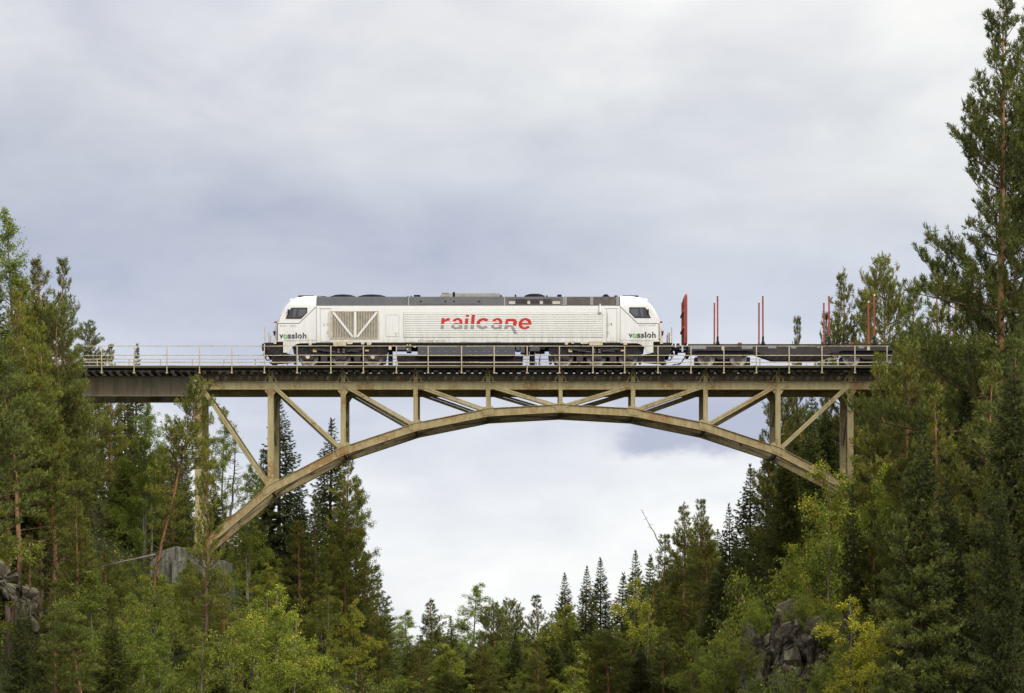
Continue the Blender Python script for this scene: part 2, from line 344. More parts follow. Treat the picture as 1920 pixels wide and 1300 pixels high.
for Yc, fr in ((YN, True), (YF, False)):
    # top chord: web with flange lips
    mb = MB(); x0 = PX[0] - .33; x1 = PX[10] + .33
    mb.box(x0, x1, Yc - .13, Yc + .13, ZT0 + .02, ZT1 - .02)
    mb.box(x0, x1, Yc - .20, Yc + .20, ZT1 - .02, ZT1 + .012); mb.box(x0, x1, Yc - .155, Yc + .155, ZT0 - .005, ZT0 + .02)
    if fr:
        for zz in (ZT0 + .06, ZT1 - .07): rivets(mb, (x0, 0, zz), (x1, 0, zz), 230, [(0, 0)], Yc - .13, .014)
    part('top_chord', mb, M_STEEL, bridge)
    # arch rib: straight box pieces mitred at the panel points
    mb = MB(); h = .205
    def offs(i, s_):
        a = Vector((PX[i], NZ[i]))
        ds = []
        if i > 0: ds.append((a - Vector((PX[i - 1], NZ[i - 1]))).normalized())
        if i < 10: ds.append((Vector((PX[i + 1], NZ[i + 1])) - a).normalized())
        d = sum(ds, Vector((0, 0))).normalized(); n_ = Vector((-d.y, d.x)); c = 1 / max(.5, d.dot(ds[0]))
        return a + n_ * s_ * c
    for i in range(10):
        q = [offs(i, -h), offs(i + 1, -h), offs(i + 1, h), offs(i, h)]
        mb.prism([(p.x, p.y) for p in q], Yc - .15, Yc + .15)
        for s0, s1 in ((h + .002, h + .027), (-h - .027, -h - .002)):   # flange plates
            q = [offs(i, s0), offs(i + 1, s0), offs(i + 1, s1), offs(i, s1)]
            mb.prism([(p.x, p.y) for p in q], Yc - .225, Yc + .225)
        if fr:
            for s0 in (h - .05, -h + .05):
                a, b = offs(i, s0), offs(i + 1, s0)
                rivets(mb, (a.x, 0, a.y), (b.x, 0, b.y), 30, [(0, 0)], Yc - .15, .016)
    part('arch_rib', mb, M_STEEL2, bridge)
    # vertical posts with knee gussets
    for i in range(11):
        k = abs(i - 5); wd_ = {0: .19, 1: .21, 2: .22, 3: .25, 4: .30, 5: .34}[k]
        zb = NZ[i] + h - .06 if k < 5 else NZ[i] - .25
        mb = MB()
        mb.box(PX[i] - wd_ / 2, PX[i] + wd_ / 2, Yc - .16, Yc - .135, zb, ZT0 - .01)          # near face plate
        mb.box(PX[i] - wd_ / 2, PX[i] + wd_ / 2, Yc + .135, Yc + .16, zb, ZT0 - .01)
        mb.box(PX[i] - .02, PX[i] + .02, Yc - .134, Yc + .134, zb, ZT0 - .01)
        for sx in (-1, 1):
            mb.box(PX[i] + sx * (wd_ / 2 - .01), PX[i] + sx * (wd_ / 2 + .015), Yc - .175, Yc + .175, zb, ZT0 - .01)
        if k >= 3:
            g_ = .2
            for sx in (-1, 1):
                xx = PX[i] + sx * (wd_ / 2 + .016)
                mb.prism([(xx, ZT0 - .012), (xx + sx * g_, ZT0 - .012), (xx, ZT0 - g_ * 1.5)], Yc - .10, Yc + .10)
        if fr: rivets(mb, (PX[i], 0, zb), (PX[i], 0, ZT0), max(3, int((ZT0 - zb) / .12)), [(-wd_ * .28, 0), (wd_ * .28, 0)], Yc - .16, .02)
        # rivetted band over the top chord
        mb.box(PX[i] - wd_ / 2 - .04, PX[i] + wd_ / 2 + .04, Yc - .147, Yc - .131, ZT0 + .022, ZT1 - .022)
        part('vertical_post', mb, M_STEEL, bridge)
        # node gusset on the rib
        if k < 5:
            mb = MB(); g_ = .33 + .04 * k
            q = [(PX[i] - g_, NZ[i] + h * .9), (PX[i] - g_ * .55, NZ[i] + h + .10 + .03 * k), (PX[i] + g_ * .55, NZ[i] + h + .10 + .03 * k), (PX[i] + g_, NZ[i] + h * .9), (PX[i] + g_ * .7, NZ[i] - h * .75), (PX[i] - g_ * .7, NZ[i] - h * .75)]
            sl = (NZ[min(i + 1, 10)] - NZ[max(i - 1, 0)]) / (2 * PITCH)
            q = [(x, z + sl * (x - PX[i])) for x, z in q]
            mb.prism(q, Yc - .185, Yc - .162)
            if fr: rivets(mb, (PX[i] - g_ * .5, 0, NZ[i] - sl * g_ * .5), (PX[i] + g_ * .5, 0, NZ[i] + sl * g_ * .5), 6, [(0, .1), (0, 0), (0, -.09), (0, .18)], Yc - .185, .016)
            part('gusset_plate', mb, M_STEEL2, bridge)
    # diagonals: two angles back to back with a dark slot between
    for i in range(10):
        a, b = (i, i + 1) if i < 5 else (i + 1, i)
        sx = 1 if b > a else -1
        p = Vector((PX[a] + sx * .17, Yc, ZT0 + .16)); q = Vector((PX[b] - sx * .09, Yc, NZ[b] + .10))
        d = (q - p).normalized(); n_ = Vector((-d.z, 0, d.x))
        mb = MB(); hw = .105
        mb.bar(p + n_ * hw * .52 + Vector((0, -.17, 0)), q + n_ * hw * .52 + Vector((0, -.17, 0)), .025, hw * .86)
        mb.bar(p - n_ * hw * .52 + Vector((0, -.17, 0)), q - n_ * hw * .52 + Vector((0, -.17, 0)), .025, hw * .86)
        mb.bar(p + n_ * hw * 1.02, q + n_ * hw * 1.02, .33, .022); mb.bar(p - n_ * hw * .10 + Vector((0, -.03, 0)), q - n_ * hw * .10 + Vector((0, -.03, 0)), .22, .020)
        mb.bar(p - n_ * hw * 1.02 + Vector((0, .02, 0)), q - n_ * hw * 1.02 + Vector((0, .02, 0)), .27, .022)
        part('diagonal_brace', mb, M_STEEL, bridge)
# lateral bracing between the ribs and cross struts
for i in range(11):
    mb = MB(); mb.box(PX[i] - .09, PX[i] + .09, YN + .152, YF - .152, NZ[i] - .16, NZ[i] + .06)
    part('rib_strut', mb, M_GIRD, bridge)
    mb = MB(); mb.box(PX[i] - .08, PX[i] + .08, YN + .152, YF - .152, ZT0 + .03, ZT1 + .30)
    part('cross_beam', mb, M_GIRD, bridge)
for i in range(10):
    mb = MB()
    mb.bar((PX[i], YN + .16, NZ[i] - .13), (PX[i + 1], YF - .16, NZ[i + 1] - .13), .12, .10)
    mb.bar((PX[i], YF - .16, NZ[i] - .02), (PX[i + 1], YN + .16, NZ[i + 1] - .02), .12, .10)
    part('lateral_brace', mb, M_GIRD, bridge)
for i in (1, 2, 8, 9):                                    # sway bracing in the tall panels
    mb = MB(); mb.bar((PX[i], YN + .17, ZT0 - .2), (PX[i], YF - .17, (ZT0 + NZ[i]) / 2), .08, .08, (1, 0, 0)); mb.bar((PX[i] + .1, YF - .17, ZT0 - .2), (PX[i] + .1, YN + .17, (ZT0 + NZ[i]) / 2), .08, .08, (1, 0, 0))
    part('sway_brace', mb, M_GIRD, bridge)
# rail bearers (plate girders under the track)
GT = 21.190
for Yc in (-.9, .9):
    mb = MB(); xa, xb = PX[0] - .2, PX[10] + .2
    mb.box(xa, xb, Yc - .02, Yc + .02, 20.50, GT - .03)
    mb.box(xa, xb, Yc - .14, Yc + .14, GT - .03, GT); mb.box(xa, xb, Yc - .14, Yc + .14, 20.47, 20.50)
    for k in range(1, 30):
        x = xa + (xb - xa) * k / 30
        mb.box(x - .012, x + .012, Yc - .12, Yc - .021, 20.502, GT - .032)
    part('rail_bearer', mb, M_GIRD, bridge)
# stub posts on the top chord that carry the walkway
for Ys, sy in ((YN, -1), (YF, 1)):
    for i in range(11):
        mb = MB(); x = PX[i]
        mb.box(x - .115, x + .115, Ys - .10, Ys + .10, ZT1 + .014, 21.27)
        mb.box(x - .03, x + .03, Ys - .125, Ys - .102, ZT1 + .014, 21.25)
        for sx in (-1, 1):
            mb.bar((x + sx * .13, Ys - .02, 21.02), (x + sx * .33, Ys - .02, ZT1 + .05), .10, .05)
            mb.box(x + sx * .22, x + sx * .46, Ys - .09, Ys + .09, ZT1 + .014, ZT1 + .045)
        part('stub_post', mb, M_STEEL, bridge)
        mb = MB(); mb.bar((x, sy * 1.30, 21.32), (x, sy * 2.84, 21.32), .08, .09, (1, 0, 0)); mb.bar((x, sy * 1.9, 20.95), (x, sy * 2.80, 21.26), .06, .05, (1, 0, 0))
        part('walkway_bracket', mb, M_GIRD, bridge)
XL, XR = -42.5, 44.0
# approach spans
for xa, xb in ((XL, PX[0] - .36), (PX[10] + .36, XR)):
    for Yc in (-1.5, 1.5):
        mb = MB(); z1, z0 = HZ(706, -1.5), HZ(744, -1.5)
        mb.box(xa, xb, Yc - .02, Yc + .02, z0 + .05, z1 - .03)
        mb.box(xa, xb, Yc - .17, Yc + .17, z0, z0 + .05); mb.box(xa, xb, Yc - .17, Yc + .17, z1 - .03, z1)
        n = int((xb - xa) / 1.04)
        for k in range(n + 1):
            x = xb - .15 - k * 1.04
            for s_ in (-1, 1):
                mb.box(x - .02, x + .02, Yc + s_ * .021, Yc + s_ * .10, z0 + .051, z1 - .031)
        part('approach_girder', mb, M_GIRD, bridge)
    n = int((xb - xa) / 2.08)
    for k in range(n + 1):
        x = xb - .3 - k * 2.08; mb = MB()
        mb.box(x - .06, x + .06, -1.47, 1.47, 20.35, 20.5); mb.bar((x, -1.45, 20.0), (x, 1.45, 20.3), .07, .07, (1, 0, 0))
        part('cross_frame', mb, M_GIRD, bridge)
# walkways
for sy in (-1, 1):
    mb = MB(); ya, yb = sy * 1.42, sy * 2.84
    mb.box(XL, XR, min(ya, yb), max(ya, yb), 21.365, 21.395)
    part('walkway_deck', mb, M_WALK, bridge)
    mb = MB(); mb.box(XL, XR, sy * 2.842, sy * 2.90, 21.29, 21.405); mb.box(XL, XR, sy * 1.75, sy * 1.83, 21.28, 21.363)
    part('walkway_edge_beam', mb, M_WALK, bridge)
    mb = MB(); mb.box(XL, XR, sy * 2.90, sy * 2.925, 21.385, 21.42)
    part('walkway_kerb', mb, M_RAILPAINT, bridge)
# railings
YR = 2.955
def railing(Yc, offset):
    d_ = D(Yc); mb = MB()
    for z, w_, mi in ((22.485, .038, 0), (21.97, .042, 0), (21.585, .052, 0)):
        xs = np.arange(XL, XR + .1, 3.7)
        for a, b in zip(xs, xs[1:]):
            mb.bar((a, Yc, z + random.uniform(-.006, .006)), (b, Yc, z + random.uniform(-.006, .006)), w_ * .6, w_)
    rl = part('railing', mb, M_RAILPAINT, bridge)
    first = None; n = int((XR - XL) / 1.815); sg = -1 if Yc < 0 else 1
    for k in range(n):
        x = WX(496.9, -2.95) + offset + (k - 15) * 1.815 + random.uniform(-.03, .03)
        if x < XL + .3 or x > XR - .3: continue
        if first is None:
            mb = MB(); mb.box(-.028, .028, sg * .028, sg * .07, -.38, 1.085); mb.box(-.012, .012, sg * -.03, sg * .027, -.38, 1.085)
            mb.box(-.06, .06, sg * -.02, sg * .08, -.43, -.375); mb.tube([(0, -sg * .02, -.30), (0, -sg * .06, -.30)], .03)
            first = part('railing_post', mb, M_RAILPAINT, rl, loc=None)
            first.location = Vector((x, Yc, 21.40)) - WL[rl.name]; first.data.transform(Matrix.Translation(WL[rl.name]))
        else: again(first, rl, (x, Yc, 21.40))
railing(-YR, 0); railing(YR, .75)
# pier of the left approach, and end posts down to the abutments
def pier(xc):
    zt = HZ(745, -1.5); zb = terrain(xc, 0) - 1.0
    for Yc in (-1.35, 1.35):
        mb = MB(); w_ = .21
        for sx in (-1, 1): mb.box(xc + sx * w_ - .05, xc + sx * w_ + .05, Yc - .12, Yc + .12, zb, zt - .25)
        z = zb + .4
        while z < zt - .6:
            mb.bar((xc - w_, Yc - .10, z), (xc + w_, Yc - .10, z + .28), .02, .05); mb.bar((xc + w_, Yc - .125, z), (xc - w_, Yc - .125, z + .28), .02, .05); z += .42
        mb.box(xc - .45, xc + .45, Yc - .22, Yc + .22, zt - .25, zt - .01)
        part('pier_leg', mb, M_STEEL2, bridge)
    mb = MB()
    for k in range(4):
        z = zb + 1.2 + k * (zt - zb - 1.8) / 3.2
        mb.bar((xc, -1.3, z), (xc, 1.3, z), .08, .08); mb.bar((xc, -1.3, z), (xc, 1.3, z + 1.4), .06, .06)
    part('pier_bracing', mb, M_STEEL2, bridge)
    mb = MB()                                            # access ladder leaning on the pier
    lx = xc + .62; zl = zt - 3.0
    for sx in (-.16, .16): mb.bar((lx + sx + .25, -1.15, zb), (lx + sx, -1.15, zl), .05, .05)
    z = zb + .2
    while z < zl:
        x = lx + .25 * (1 - (z - zb) / (zl - zb)); mb.bar((x - .16, -1.15, z), (x + .16, -1.15, z), .035, .035, (0, 0, 1)); z += .33
    part('ladder', mb, M_STEEL, bridge)
pier(WX(37, -1.5))
# concrete abutments
def abutment(xc, sx, label):
    z1 = NZ[0] + .35; mb = MB()
    pts = [(xc + sx * 2.6, -4.2), (xc + sx * 2.6, z1 - .7), (xc + sx * 2.1, z1 - .1), (xc + sx * 1.2, z1 + .25), (xc - sx * .3, z1), (xc - sx * .9, z1 - .9), (xc - sx * 1.4, z1 - 3.2), (xc - sx * 1.5, -4.2)]
    pts = [(x, max(z - (.45 if z > 0 else 0), terrain(xc, 0) - 4.5)) for x, z in pts]
    mb.prism(pts, -2.7, 2.7)
    mb.box(xc - .55, xc + .55, -2.3, -1.3, z1 + .2, NZ[0] + .9) if False else None
    zb_ = max(-4.2, terrain(xc, 0) - 4.5)
    for a_, b_, t_ in ((-.45, -1.62, z1 - 1.0), (-.2, -1.85, z1 - 2.0)): mb.box(xc + sx * a_ * -3, xc + sx * b_, -2.95 + a_ * .3, 2.95 - a_ * .3, zb_, t_)
    o = part('concrete_abutment', mb, M_CONC, bevel=.06); tag(o, label, 'abutment')
abutment(PX[0], -1, 'stained grey concrete abutment under the left foot of the steel arch')
abutment(PX[10], 1, 'grey concrete abutment under the right foot of the arch, hidden by trees')

# track
track = thing('railway_track', 'single railway track on dark timber sleepers running over the bridge deck', 'railway track', (XC, 0, 21.2))
for yy in (-.753, .753):
    mb = MB(); mb.box(XL - 60, XR + 60, yy - .07, yy + .07, RT - .17, RT - .15); mb.box(XL - 60, XR + 60, yy - .012, yy + .012, RT - .149, RT - .04); mb.box(XL - 60, XR + 60, yy - .036, yy + .036, RT - .039, RT)
    part('rail', mb, M_RAIL, track)
xs = sorted([XL + .3 + k * .4415 for k in range(int((XR - XL - .4) / .4415))], key=lambda x: abs(x - 1.5))
mb = MB(); mb.box(-.14, .14, -1.32, 1.32, -.125, .122)
for yy in (-.753, .753): mb.box(-.10, .10, yy - .16, yy + .16, .123, .128)
first = None; rest = MB()
for k, x in enumerate(xs):
    x += random.uniform(-.035, .035)
    if k == 0:
        first = part('sleeper', mb, M_TIMBER, track, loc=(x, 0, 21.325)); 
        for v in first.data.vertices: v.co += Vector((x, 0, 21.325))
    elif k < 100: again(first, track, (x, random.uniform(-.05, .05), 21.325))
    else: rest.box(x - .12, x + .12, -1.32, 1.32, 21.20, 21.447)
tag(part('end_sleepers', rest, M_TIMBER, track), kind='stuff')
# embankments that take the track off the bridge
for a, b in ((XL - 60, XL), (XR, XR + 60)):
    mb = MB(); xs_ = (a, b); mb.add([(a, -4, 18), (b, -4, 18), (b, -2, 21.4), (a, -2, 21.4), (a, 2, 21.4), (b, 2, 21.4), (b, 4, 18), (a, 4, 18)], [(0, 1, 2, 3), (3, 2, 5, 4), (4, 5, 6, 7), (1, 6, 5, 2), (0, 3, 4, 7)])
    tag(part('embankment', mb, M_GROUND), kind='structure')
# ------------------------------------------------------------------ lettering
GL = {}
def glyph(ch, bold):
    """outline of one character, normalised to a unit box"""
    if (ch, bold) in GL: return GL[ch, bold]
    cu = bpy.data.curves.new('glyph', 'FONT'); cu.body = ch; cu.offset = bold; cu.resolution_u = 4
    ob = bpy.data.objects.new('glyph', cu); C.objects.link(ob); bpy.context.view_layer.update()
    me = bpy.data.meshes.new_from_object(ob.evaluated_get(bpy.context.evaluated_depsgraph_get()))
    vs = [(v.co.x, v.co.y) for v in me.vertices]; fs = [tuple(p.vertices) for p in me.polygons]
    bpy.data.objects.remove(ob); bpy.data.meshes.remove(me); bpy.data.curves.remove(cu)
    x0 = min(v[0] for v in vs); x1 = max(v[0] for v in vs); y0 = min(v[1] for v in vs); y1 = max(v[1] for v in vs)
    GL[ch, bold] = ([((a - x0) / (x1 - x0), (b - y0) / (y1 - y0)) for a, b in vs], fs, (x1 - x0) / (y1 - y0))
    return GL[ch, bold]
def put_glyph(mb, ch, px0, px1, pt, pb, Y, bold=.02, shear=0.0, mi=0):
    vs, fs, _ = glyph(ch, bold)
    w_ = px1 - px0; h_ = pb - pt; sh = shear * h_
    mb.add([(WX(px0 + u * (w_ - sh) + v * sh, Y), Y, HZ(pb - v * h_, Y)) for u, v in vs], fs, mi)
def put_word(mb, text, px0, px1, pt, pb, Y, bold=.0):
    n = len(text); step = (px1 - px0) / n
    for i, ch in enumerate(text):
        if ch == ' ': continue
        asp = 1 if ch not in '-' else .3
        x = px0 + i * step
        if ch == '-': put_glyph(mb, ch, x + step * .2, x + step * .6, (pt + pb) / 2 - .3, (pt + pb) / 2 + .3, Y, 0)
        elif ch == '1' or ch == 'I': put_glyph(mb, ch, x + step * .2, x + step * .6, pt, pb, Y, bold)
        else: put_glyph(mb, ch, x, x + step * .78, pt, pb, Y, bold)
def flat_part(name, mb, mat, parent, bands=None, zcut=None, keep_above=True):
    """thin lettering sheet; bands = list of (z0, z1) strips to keep"""
    base = WL[parent.name]
    src = bpy.data.meshes.new('tmp'); src.from_pydata(mb.v, [], mb.f)
    out = bmesh.new()
    for z0, z1 in (bands or [(-99, 99)]):
        bm = bmesh.new(); bm.from_mesh(src)
        for z, nrm in ((z0, -1), (z1, 1)):
            bmesh.ops.bisect_plane(bm, geom=bm.verts[:] + bm.edges[:] + bm.faces[:], plane_co=(0, 0, z), plane_no=(0, 0, nrm), clear_outer=True)
        t = bpy.data.meshes.new('t'); bm.to_mesh(t); bm.free(); out.from_mesh(t); bpy.data.meshes.remove(t)
    for v in out.verts: v.co -= base
    bmesh.ops.remove_doubles(out, verts=out.verts, dist=.0002)
    me = bpy.data.meshes.new(name); out.to_mesh(me); out.free(); bpy.data.meshes.remove(src)
    me.materials.append(mat); o = link(bpy.data.objects.new(name, me)); o.parent = parent; WL[o.name] = base
    return o
# ------------------------------------------------------------------ locomotive
YS = -1.425                                              # near body side
LX = lambda px: WX(px, YS)
LZ = lambda py: HZ(py, YS)
PXC = 878.0                                              # middle of the locomotive in photo columns
loco = thing('diesel_locomotive', 'white diesel locomotive with grey roof and red and grey lettering standing on the bridge', 'locomotive', (LX(PXC), 0, RT))
def mir(pp): return [(2 * PXC - a, b) for a, b in pp]
# main body between the cabs
mb = MB()
xa, xb = LX(593.5), LX(2 * PXC - 593.5)
sec = [(-1.36, LZ(643.5)), (YS, LZ(643.5) + .04), (YS, LZ(576)), (-1.40, LZ(574.2)), (1.40, LZ(574.2)), (-YS, LZ(576)), (-YS, LZ(643.5) + .04), (1.36, LZ(643.5))]
n = len(sec); mb.add([(x, y, z) for x in (xa, xb) for y, z in sec], [tuple(range(n)), tuple(range(2 * n - 1, n - 1, -1))] + [(i, (i + 1) % n, (i + 1) % n + n, i + n) for i in range(n)])
body = part('body', mb, M_WHITE, loco)
# roof hood
mb = MB(); xa, xb = LX(594), LX(2 * PXC - 594)
sec = [(-1.405, LZ(573.8)), (-1.17, HZ(558.0, -1.17)), (-1.05, HZ(556.6, -1.05)), (0, HZ(556.6, -1.05) + .07), (1.05, HZ(556.6, -1.05)), (1.17, HZ(558.0, -1.17)), (1.405, LZ(573.8))]
n = len(sec); mb.add([(x, y, z) for x in (xa, xb) for y, z in sec], [tuple(range(n)), tuple(range(2 * n - 1, n - 1, -1))] + [(i, (i + 1) % n, (i + 1) % n + n, i + n) for i in range(n)])
hood = part('roof', mb, M_ROOF, loco)
def roof_y(py):                                          # depth of the sloping roof side at a photo row
    t = (573.8 - py) / (573.8 - 558.0); return -1.405 + .235 * t
def roof_plate(mb, px0, px1, py0, py1, out=.012, mi=0):  # a thin plate lying on the sloping roof side
    ya, yb = roof_y(py0), roof_y(py1); za, zb = HZ(py0, ya), HZ(py1, yb); n_ = Vector((0, -.92, .39)) * out
    q = [Vector((WX(px0, yb), yb, zb)), Vector((WX(px1, yb), yb, zb)), Vector((WX(px1, yb), ya, za)), Vector((WX(px0, yb), ya, za))]
    mb.add([p + n_ for p in q] + [p - n_ * .5 for p in q], [(0, 1, 2, 3), (7, 6, 5, 4), (0, 4, 5, 1), (1, 5, 6, 2), (2, 6, 7, 3), (3, 7, 4, 0)], mi)
mb = MB()
for px in (766, 946, 1057.3): roof_plate(mb, px - .7, px + .7, 556.8, 573, .01)
roof_plate(mb, 594, 1162, 573.0, 574.0, .012)
part('roof_seam', mb, M_ROOFL, hood)
mb = MB()
for a, b in ((783, 842), (845, 903)): roof_plate(mb, a, b, 559.5, 570.6, .014)
part('roof_hatch', mb, M_ROOF, hood)
mb = MB()
for px in (789, 835, 851, 898): 
    y_ = roof_y(566); mb.add([(WX(px, y_) + .07 * math.cos(t), y_ - .03, HZ(566, y_) + .055 * math.sin(t)) for t in np.linspace(0, 6.28, 9)[:-1]], [tuple(range(8))])
part('lifting_eye', mb, M_ROOFD, hood)
mb = MB()
for a, b in ((1063.5, 1106), (1113, 1155)): roof_plate(mb, a, b, 557.5, 572, .014)
part('air_intake_mesh', mb, M_BROWN, hood)
mb = MB()
for a, b in ((1058.5, 1063), (1106.5, 1112.5), (1155.5, 1161)): roof_plate(mb, a, b, 557, 572.6, .03)
part('intake_frame', mb, plain('intake_frame_grey', (.17, .165, .155), .5), hood)
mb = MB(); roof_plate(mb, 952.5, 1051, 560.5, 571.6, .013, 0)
part('recess_interior', mb, M_BROWN, hood)  # flat brown plate, the interior colour of the hood recess
mb = MB()
for a, b in ((954, 966), (989, 994), (1012, 1018), (1036, 1050)): roof_plate(mb, a, b, 565.5, 571, .03)
part('recess_bracket', mb, plain('beige_kit', (.36, .33, .28), .6), hood)
mb = MB()
for k in range(34):
    a = 967 + k * 2
    if 988 < a < 994 or 1011 < a < 1018: continue
    roof_plate(mb, a, a + .9, 561.5, 570, .028)
part('recess_fins', mb, M_ROOFD, hood)
# roof kit
def dome(pxa, pxb, ptop, y0=-1.0, r_y=.95, name='roof_fan'):
    mb = MB(); xa, xb = WX(pxa, -.9), WX(pxb, -.9); zb = HZ(558.2, -1.05); zt = HZ(ptop, -.75) + .07; cx = (xa + xb) / 2; rx = (xb - xa) / 2
    rings = [(1, 0), (1, .35), (.95, .70), (.80, .92), (.5, 1.0)]
    vs = []; m_ = 28
    for rr, hh in rings: vs += [(cx + rx * rr * math.cos(t), r_y * rr * math.sin(t), zb + (zt - zb) * hh) for t in np.linspace(0, 2 * math.pi, m_ + 1)[:-1]]
    fs = [(i * m_ + k, i * m_ + (k + 1) % m_, (i + 1) * m_ + (k + 1) % m_, (i + 1) * m_ + k) for i in range(len(rings) - 1) for k in range(m_)]
    fs.append(tuple((len(rings) - 1) * m_ + k for k in range(m_)))
    mb.add(vs, fs)
    for s_ in (-.45, .0, .45): mb.box(cx + s_ * rx * 1.9 - .03, cx + s_ * rx * 1.9 + .03, -.95 * (1 - abs(s_)), -.9 * (1 - abs(s_)), zb, zb + (zt - zb) * .7)
    return part(name, mb, M_ROOFD, loco)
dome(616.5, 667.5, 554); dome(668.5, 725, 554); dome(982, 1023, 552.5); dome(1130, 1143, 553.5, name='roof_vent')
YT = -.85
mb = MB(); mb.pprism([(823, 557), (830, 550.5), (938, 550.5), (938, 557)], YT, -YT); mb.pbox(828, 842, 548.4, 550.6, YT - .02, .5); mb.pbox(846, 936, 549.6, 551, YT + .1, .6)
part('exhaust_silencer', mb, M_ROOFL, loco, bevel=.02)
mb = MB()
for a, b, t in ((776, 788, 553.2), (1045, 1053, 552.5), (596, 598, 555), (601, 603, 555), (604, 611, 555.6), (938, 941, 553.5), (965, 968, 552.5), (764, 766, 554.8), (770, 772, 554.8), (1152, 1158, 554.3), (849, 853, 547.8), (1024, 1027, 554)):
    mb = MB(); mb.pbox(a, b, t, 557.6, YT, YT + .5)
    part('roof_fitting', mb, M_ROOFD, loco)
# cabs
CABP = [(512.3, 641), (512.3, 625), (512.3, 609), (514.2, 606), (516, 600), (518.2, 594), (521.2, 587), (524.8, 580), (529, 573.6), (533.5, 568.4), (538.5, 563.4), (542.5, 559.6), (546.5, 557.6), (551.5, 556.9), (557, 555.6), (566, 555.2)]
def make_cab(sgn):
    X = (lambda p: LX(p)) if sgn < 0 else (lambda p: LX(2 * PXC - p))
    xb_ = X(593.2)
    vs = []; fs = []; m_ = 17
    for j, (px, py) in enumerate(CABP):
        z = LZ(py); xf = X(px)
        t = max(0, min(1, (573 - py) / 17.5))             # the side turns in towards the roof
        hw = 1.425 - .33 * t ** 1.8
        zz = HZ(py, -hw)
        setb = .26 + .16 * t
        for k in range(m_):
            u = -1 + 2 * k / (m_ - 1); e = min(1, abs(u) / .72)
            if abs(u) > .86: x = xb_ if abs(u) > .999 else xf - sgn * setb * .999
            else: x = xf - sgn * setb * (min(1, abs(u) / .86) ** 3.2)
            y = hw * (max(-1, min(1, u / .86)) if abs(u) > .86 else math.copysign(min(1, (abs(u) / .86)), u) )
            vs.append((x, y, zz))
    J = len(CABP)
    for j in range(J - 1):
        for k in range(m_ - 1):
            a = j * m_ + k; fs.append((a, a + 1, a + 1 + m_, a + m_))
        fs.append((j * m_ + m_ - 1, j * m_, (j + 1) * m_, (j + 1) * m_ + m_ - 1))
    fs.append(tuple((J - 1) * m_ + k for k in range(m_))); fs.append(tuple(range(m_))[::-1])
    mb = MB(); mb.add(vs, fs)
    cab = part('cab', mb, M_WHITE, loco)
    for p in cab.data.polygons: p.use_smooth = True
    cab.data.set_sharp_from_angle(angle=R(38))
    M = (lambda pp: pp) if sgn < 0 else mir
    def sidep(name, pp, out, mat, par=cab, mi=0, thick=.01):
        mb = MB(); mb.pprism(M(pp), YS - out, YS - out + thick); return part(name, mb, mat, par)
    # lower skirt panel
    sk = [(531, 641.2), (531, 661.5), (543, 661.5), (546, 654), (549.5, 649.5), (556, 645.5), (562, 643.8), (593, 643.6), (593, 641.2)]
    mb = MB(); mb.pprism(M(sk), YS, YS + .08); part('skirt', mb, M_WHITE, loco)
    mb = MB(); mb.pprism(M(sk), -YS - .08, -YS); part('skirt', mb, M_WHITE, loco)
    # seams
    def seam(a, b, w_=.022, mat=M_SEAMD, y=YS - .006):
        (ax, ay), (bx, by) = M([a, b]); mb = MB(); mb.bar((LX(ax), y, LZ(ay)), (LX(bx), y, LZ(by)), .006, w_); return mb
    mb = MB()
    for a, b, w_ in (((593.2, 575), (560.5, 606.6), .028), ((560.8, 606.6), (524, 606.8), .026), ((520.2, 607), (520.2, 638), .045), ((520.2, 607), (532, 607), .02)):
        t_ = seam(a, b, w_); mb.add(t_.v, t_.f)
    part('panel_joint', mb, M_SEAMD, cab)
    mb = MB()
    for a, b, w_ in (((531, 638.5), (593, 638.0), .018), ((593.4, 556.8), (593.4, 574), .015), ((593, 576), (593, 642), .016), ((596, 578.5), (623, 578.5), .012), ((521, 641), (531, 641), .03)):
        t_ = seam(a, b, w_, y=YS - .004); mb.add(t_.v, t_.f)
    part('panel_seam', mb, M_SEAM, cab)
    # side window
    win = [(535.2, 597.4), (546.0, 577.0), (576.2, 577.0), (576.2, 586.6), (565.4, 597.4)]
    if sgn > 0: win = [(a, b - .6) for a, b in win]
    fr = sidep('side_window', win, .008, M_GLASSF, thick=.02)
    inn = [(538.5, 596.0), (547.2, 578.6), (575.0, 578.6), (575.0, 586.2), (564.8, 596.0)]
    if sgn > 0: inn = [(a, b - .6) for a, b in inn]
    mb = MB(); mb.pprism(M(inn), YS - .012, YS - .006); part('window_glass', mb, M_GLASS, fr)
    mb = MB()
    for pp in ([(551, 579.5), (557, 579.5), (552.5, 594.5), (549, 594.5)], [(560, 580), (573.5, 580), (573.5, 586), (566, 593), (559.5, 593)]): mb.pprism(M([(a, b - (.6 if sgn > 0 else 0)) for a, b in pp]), YS - .0135, YS - .0125)
    part('seat_behind_glass', mb, M_GLASSI, fr)
    if sgn < 0: mb = MB(); mb.pprism(M([(536, 598.3), (565, 598.3), (565, 597.5), (536, 597.5)]), YS - .012, YS); part('window_sill', mb, M_RED2, cab)
    # mirror, lamps, handrail
    mb = MB(); a, b = M([(539.5, 583), (542.5, 589)]); x0, x1 = sorted((LX(a[0]), LX(b[0])))
    mb.box(x0, x1, YS - .16, YS - .09, LZ(589.5), LZ(581)); mb.bar((x0, YS - .12, LZ(581.5)), (x0 + .2 * -sgn * 0 + (.12 if sgn < 0 else -.05), YS, LZ(581)), .03, .03)
    part('rear_mirror', mb, M_BLACK, cab)
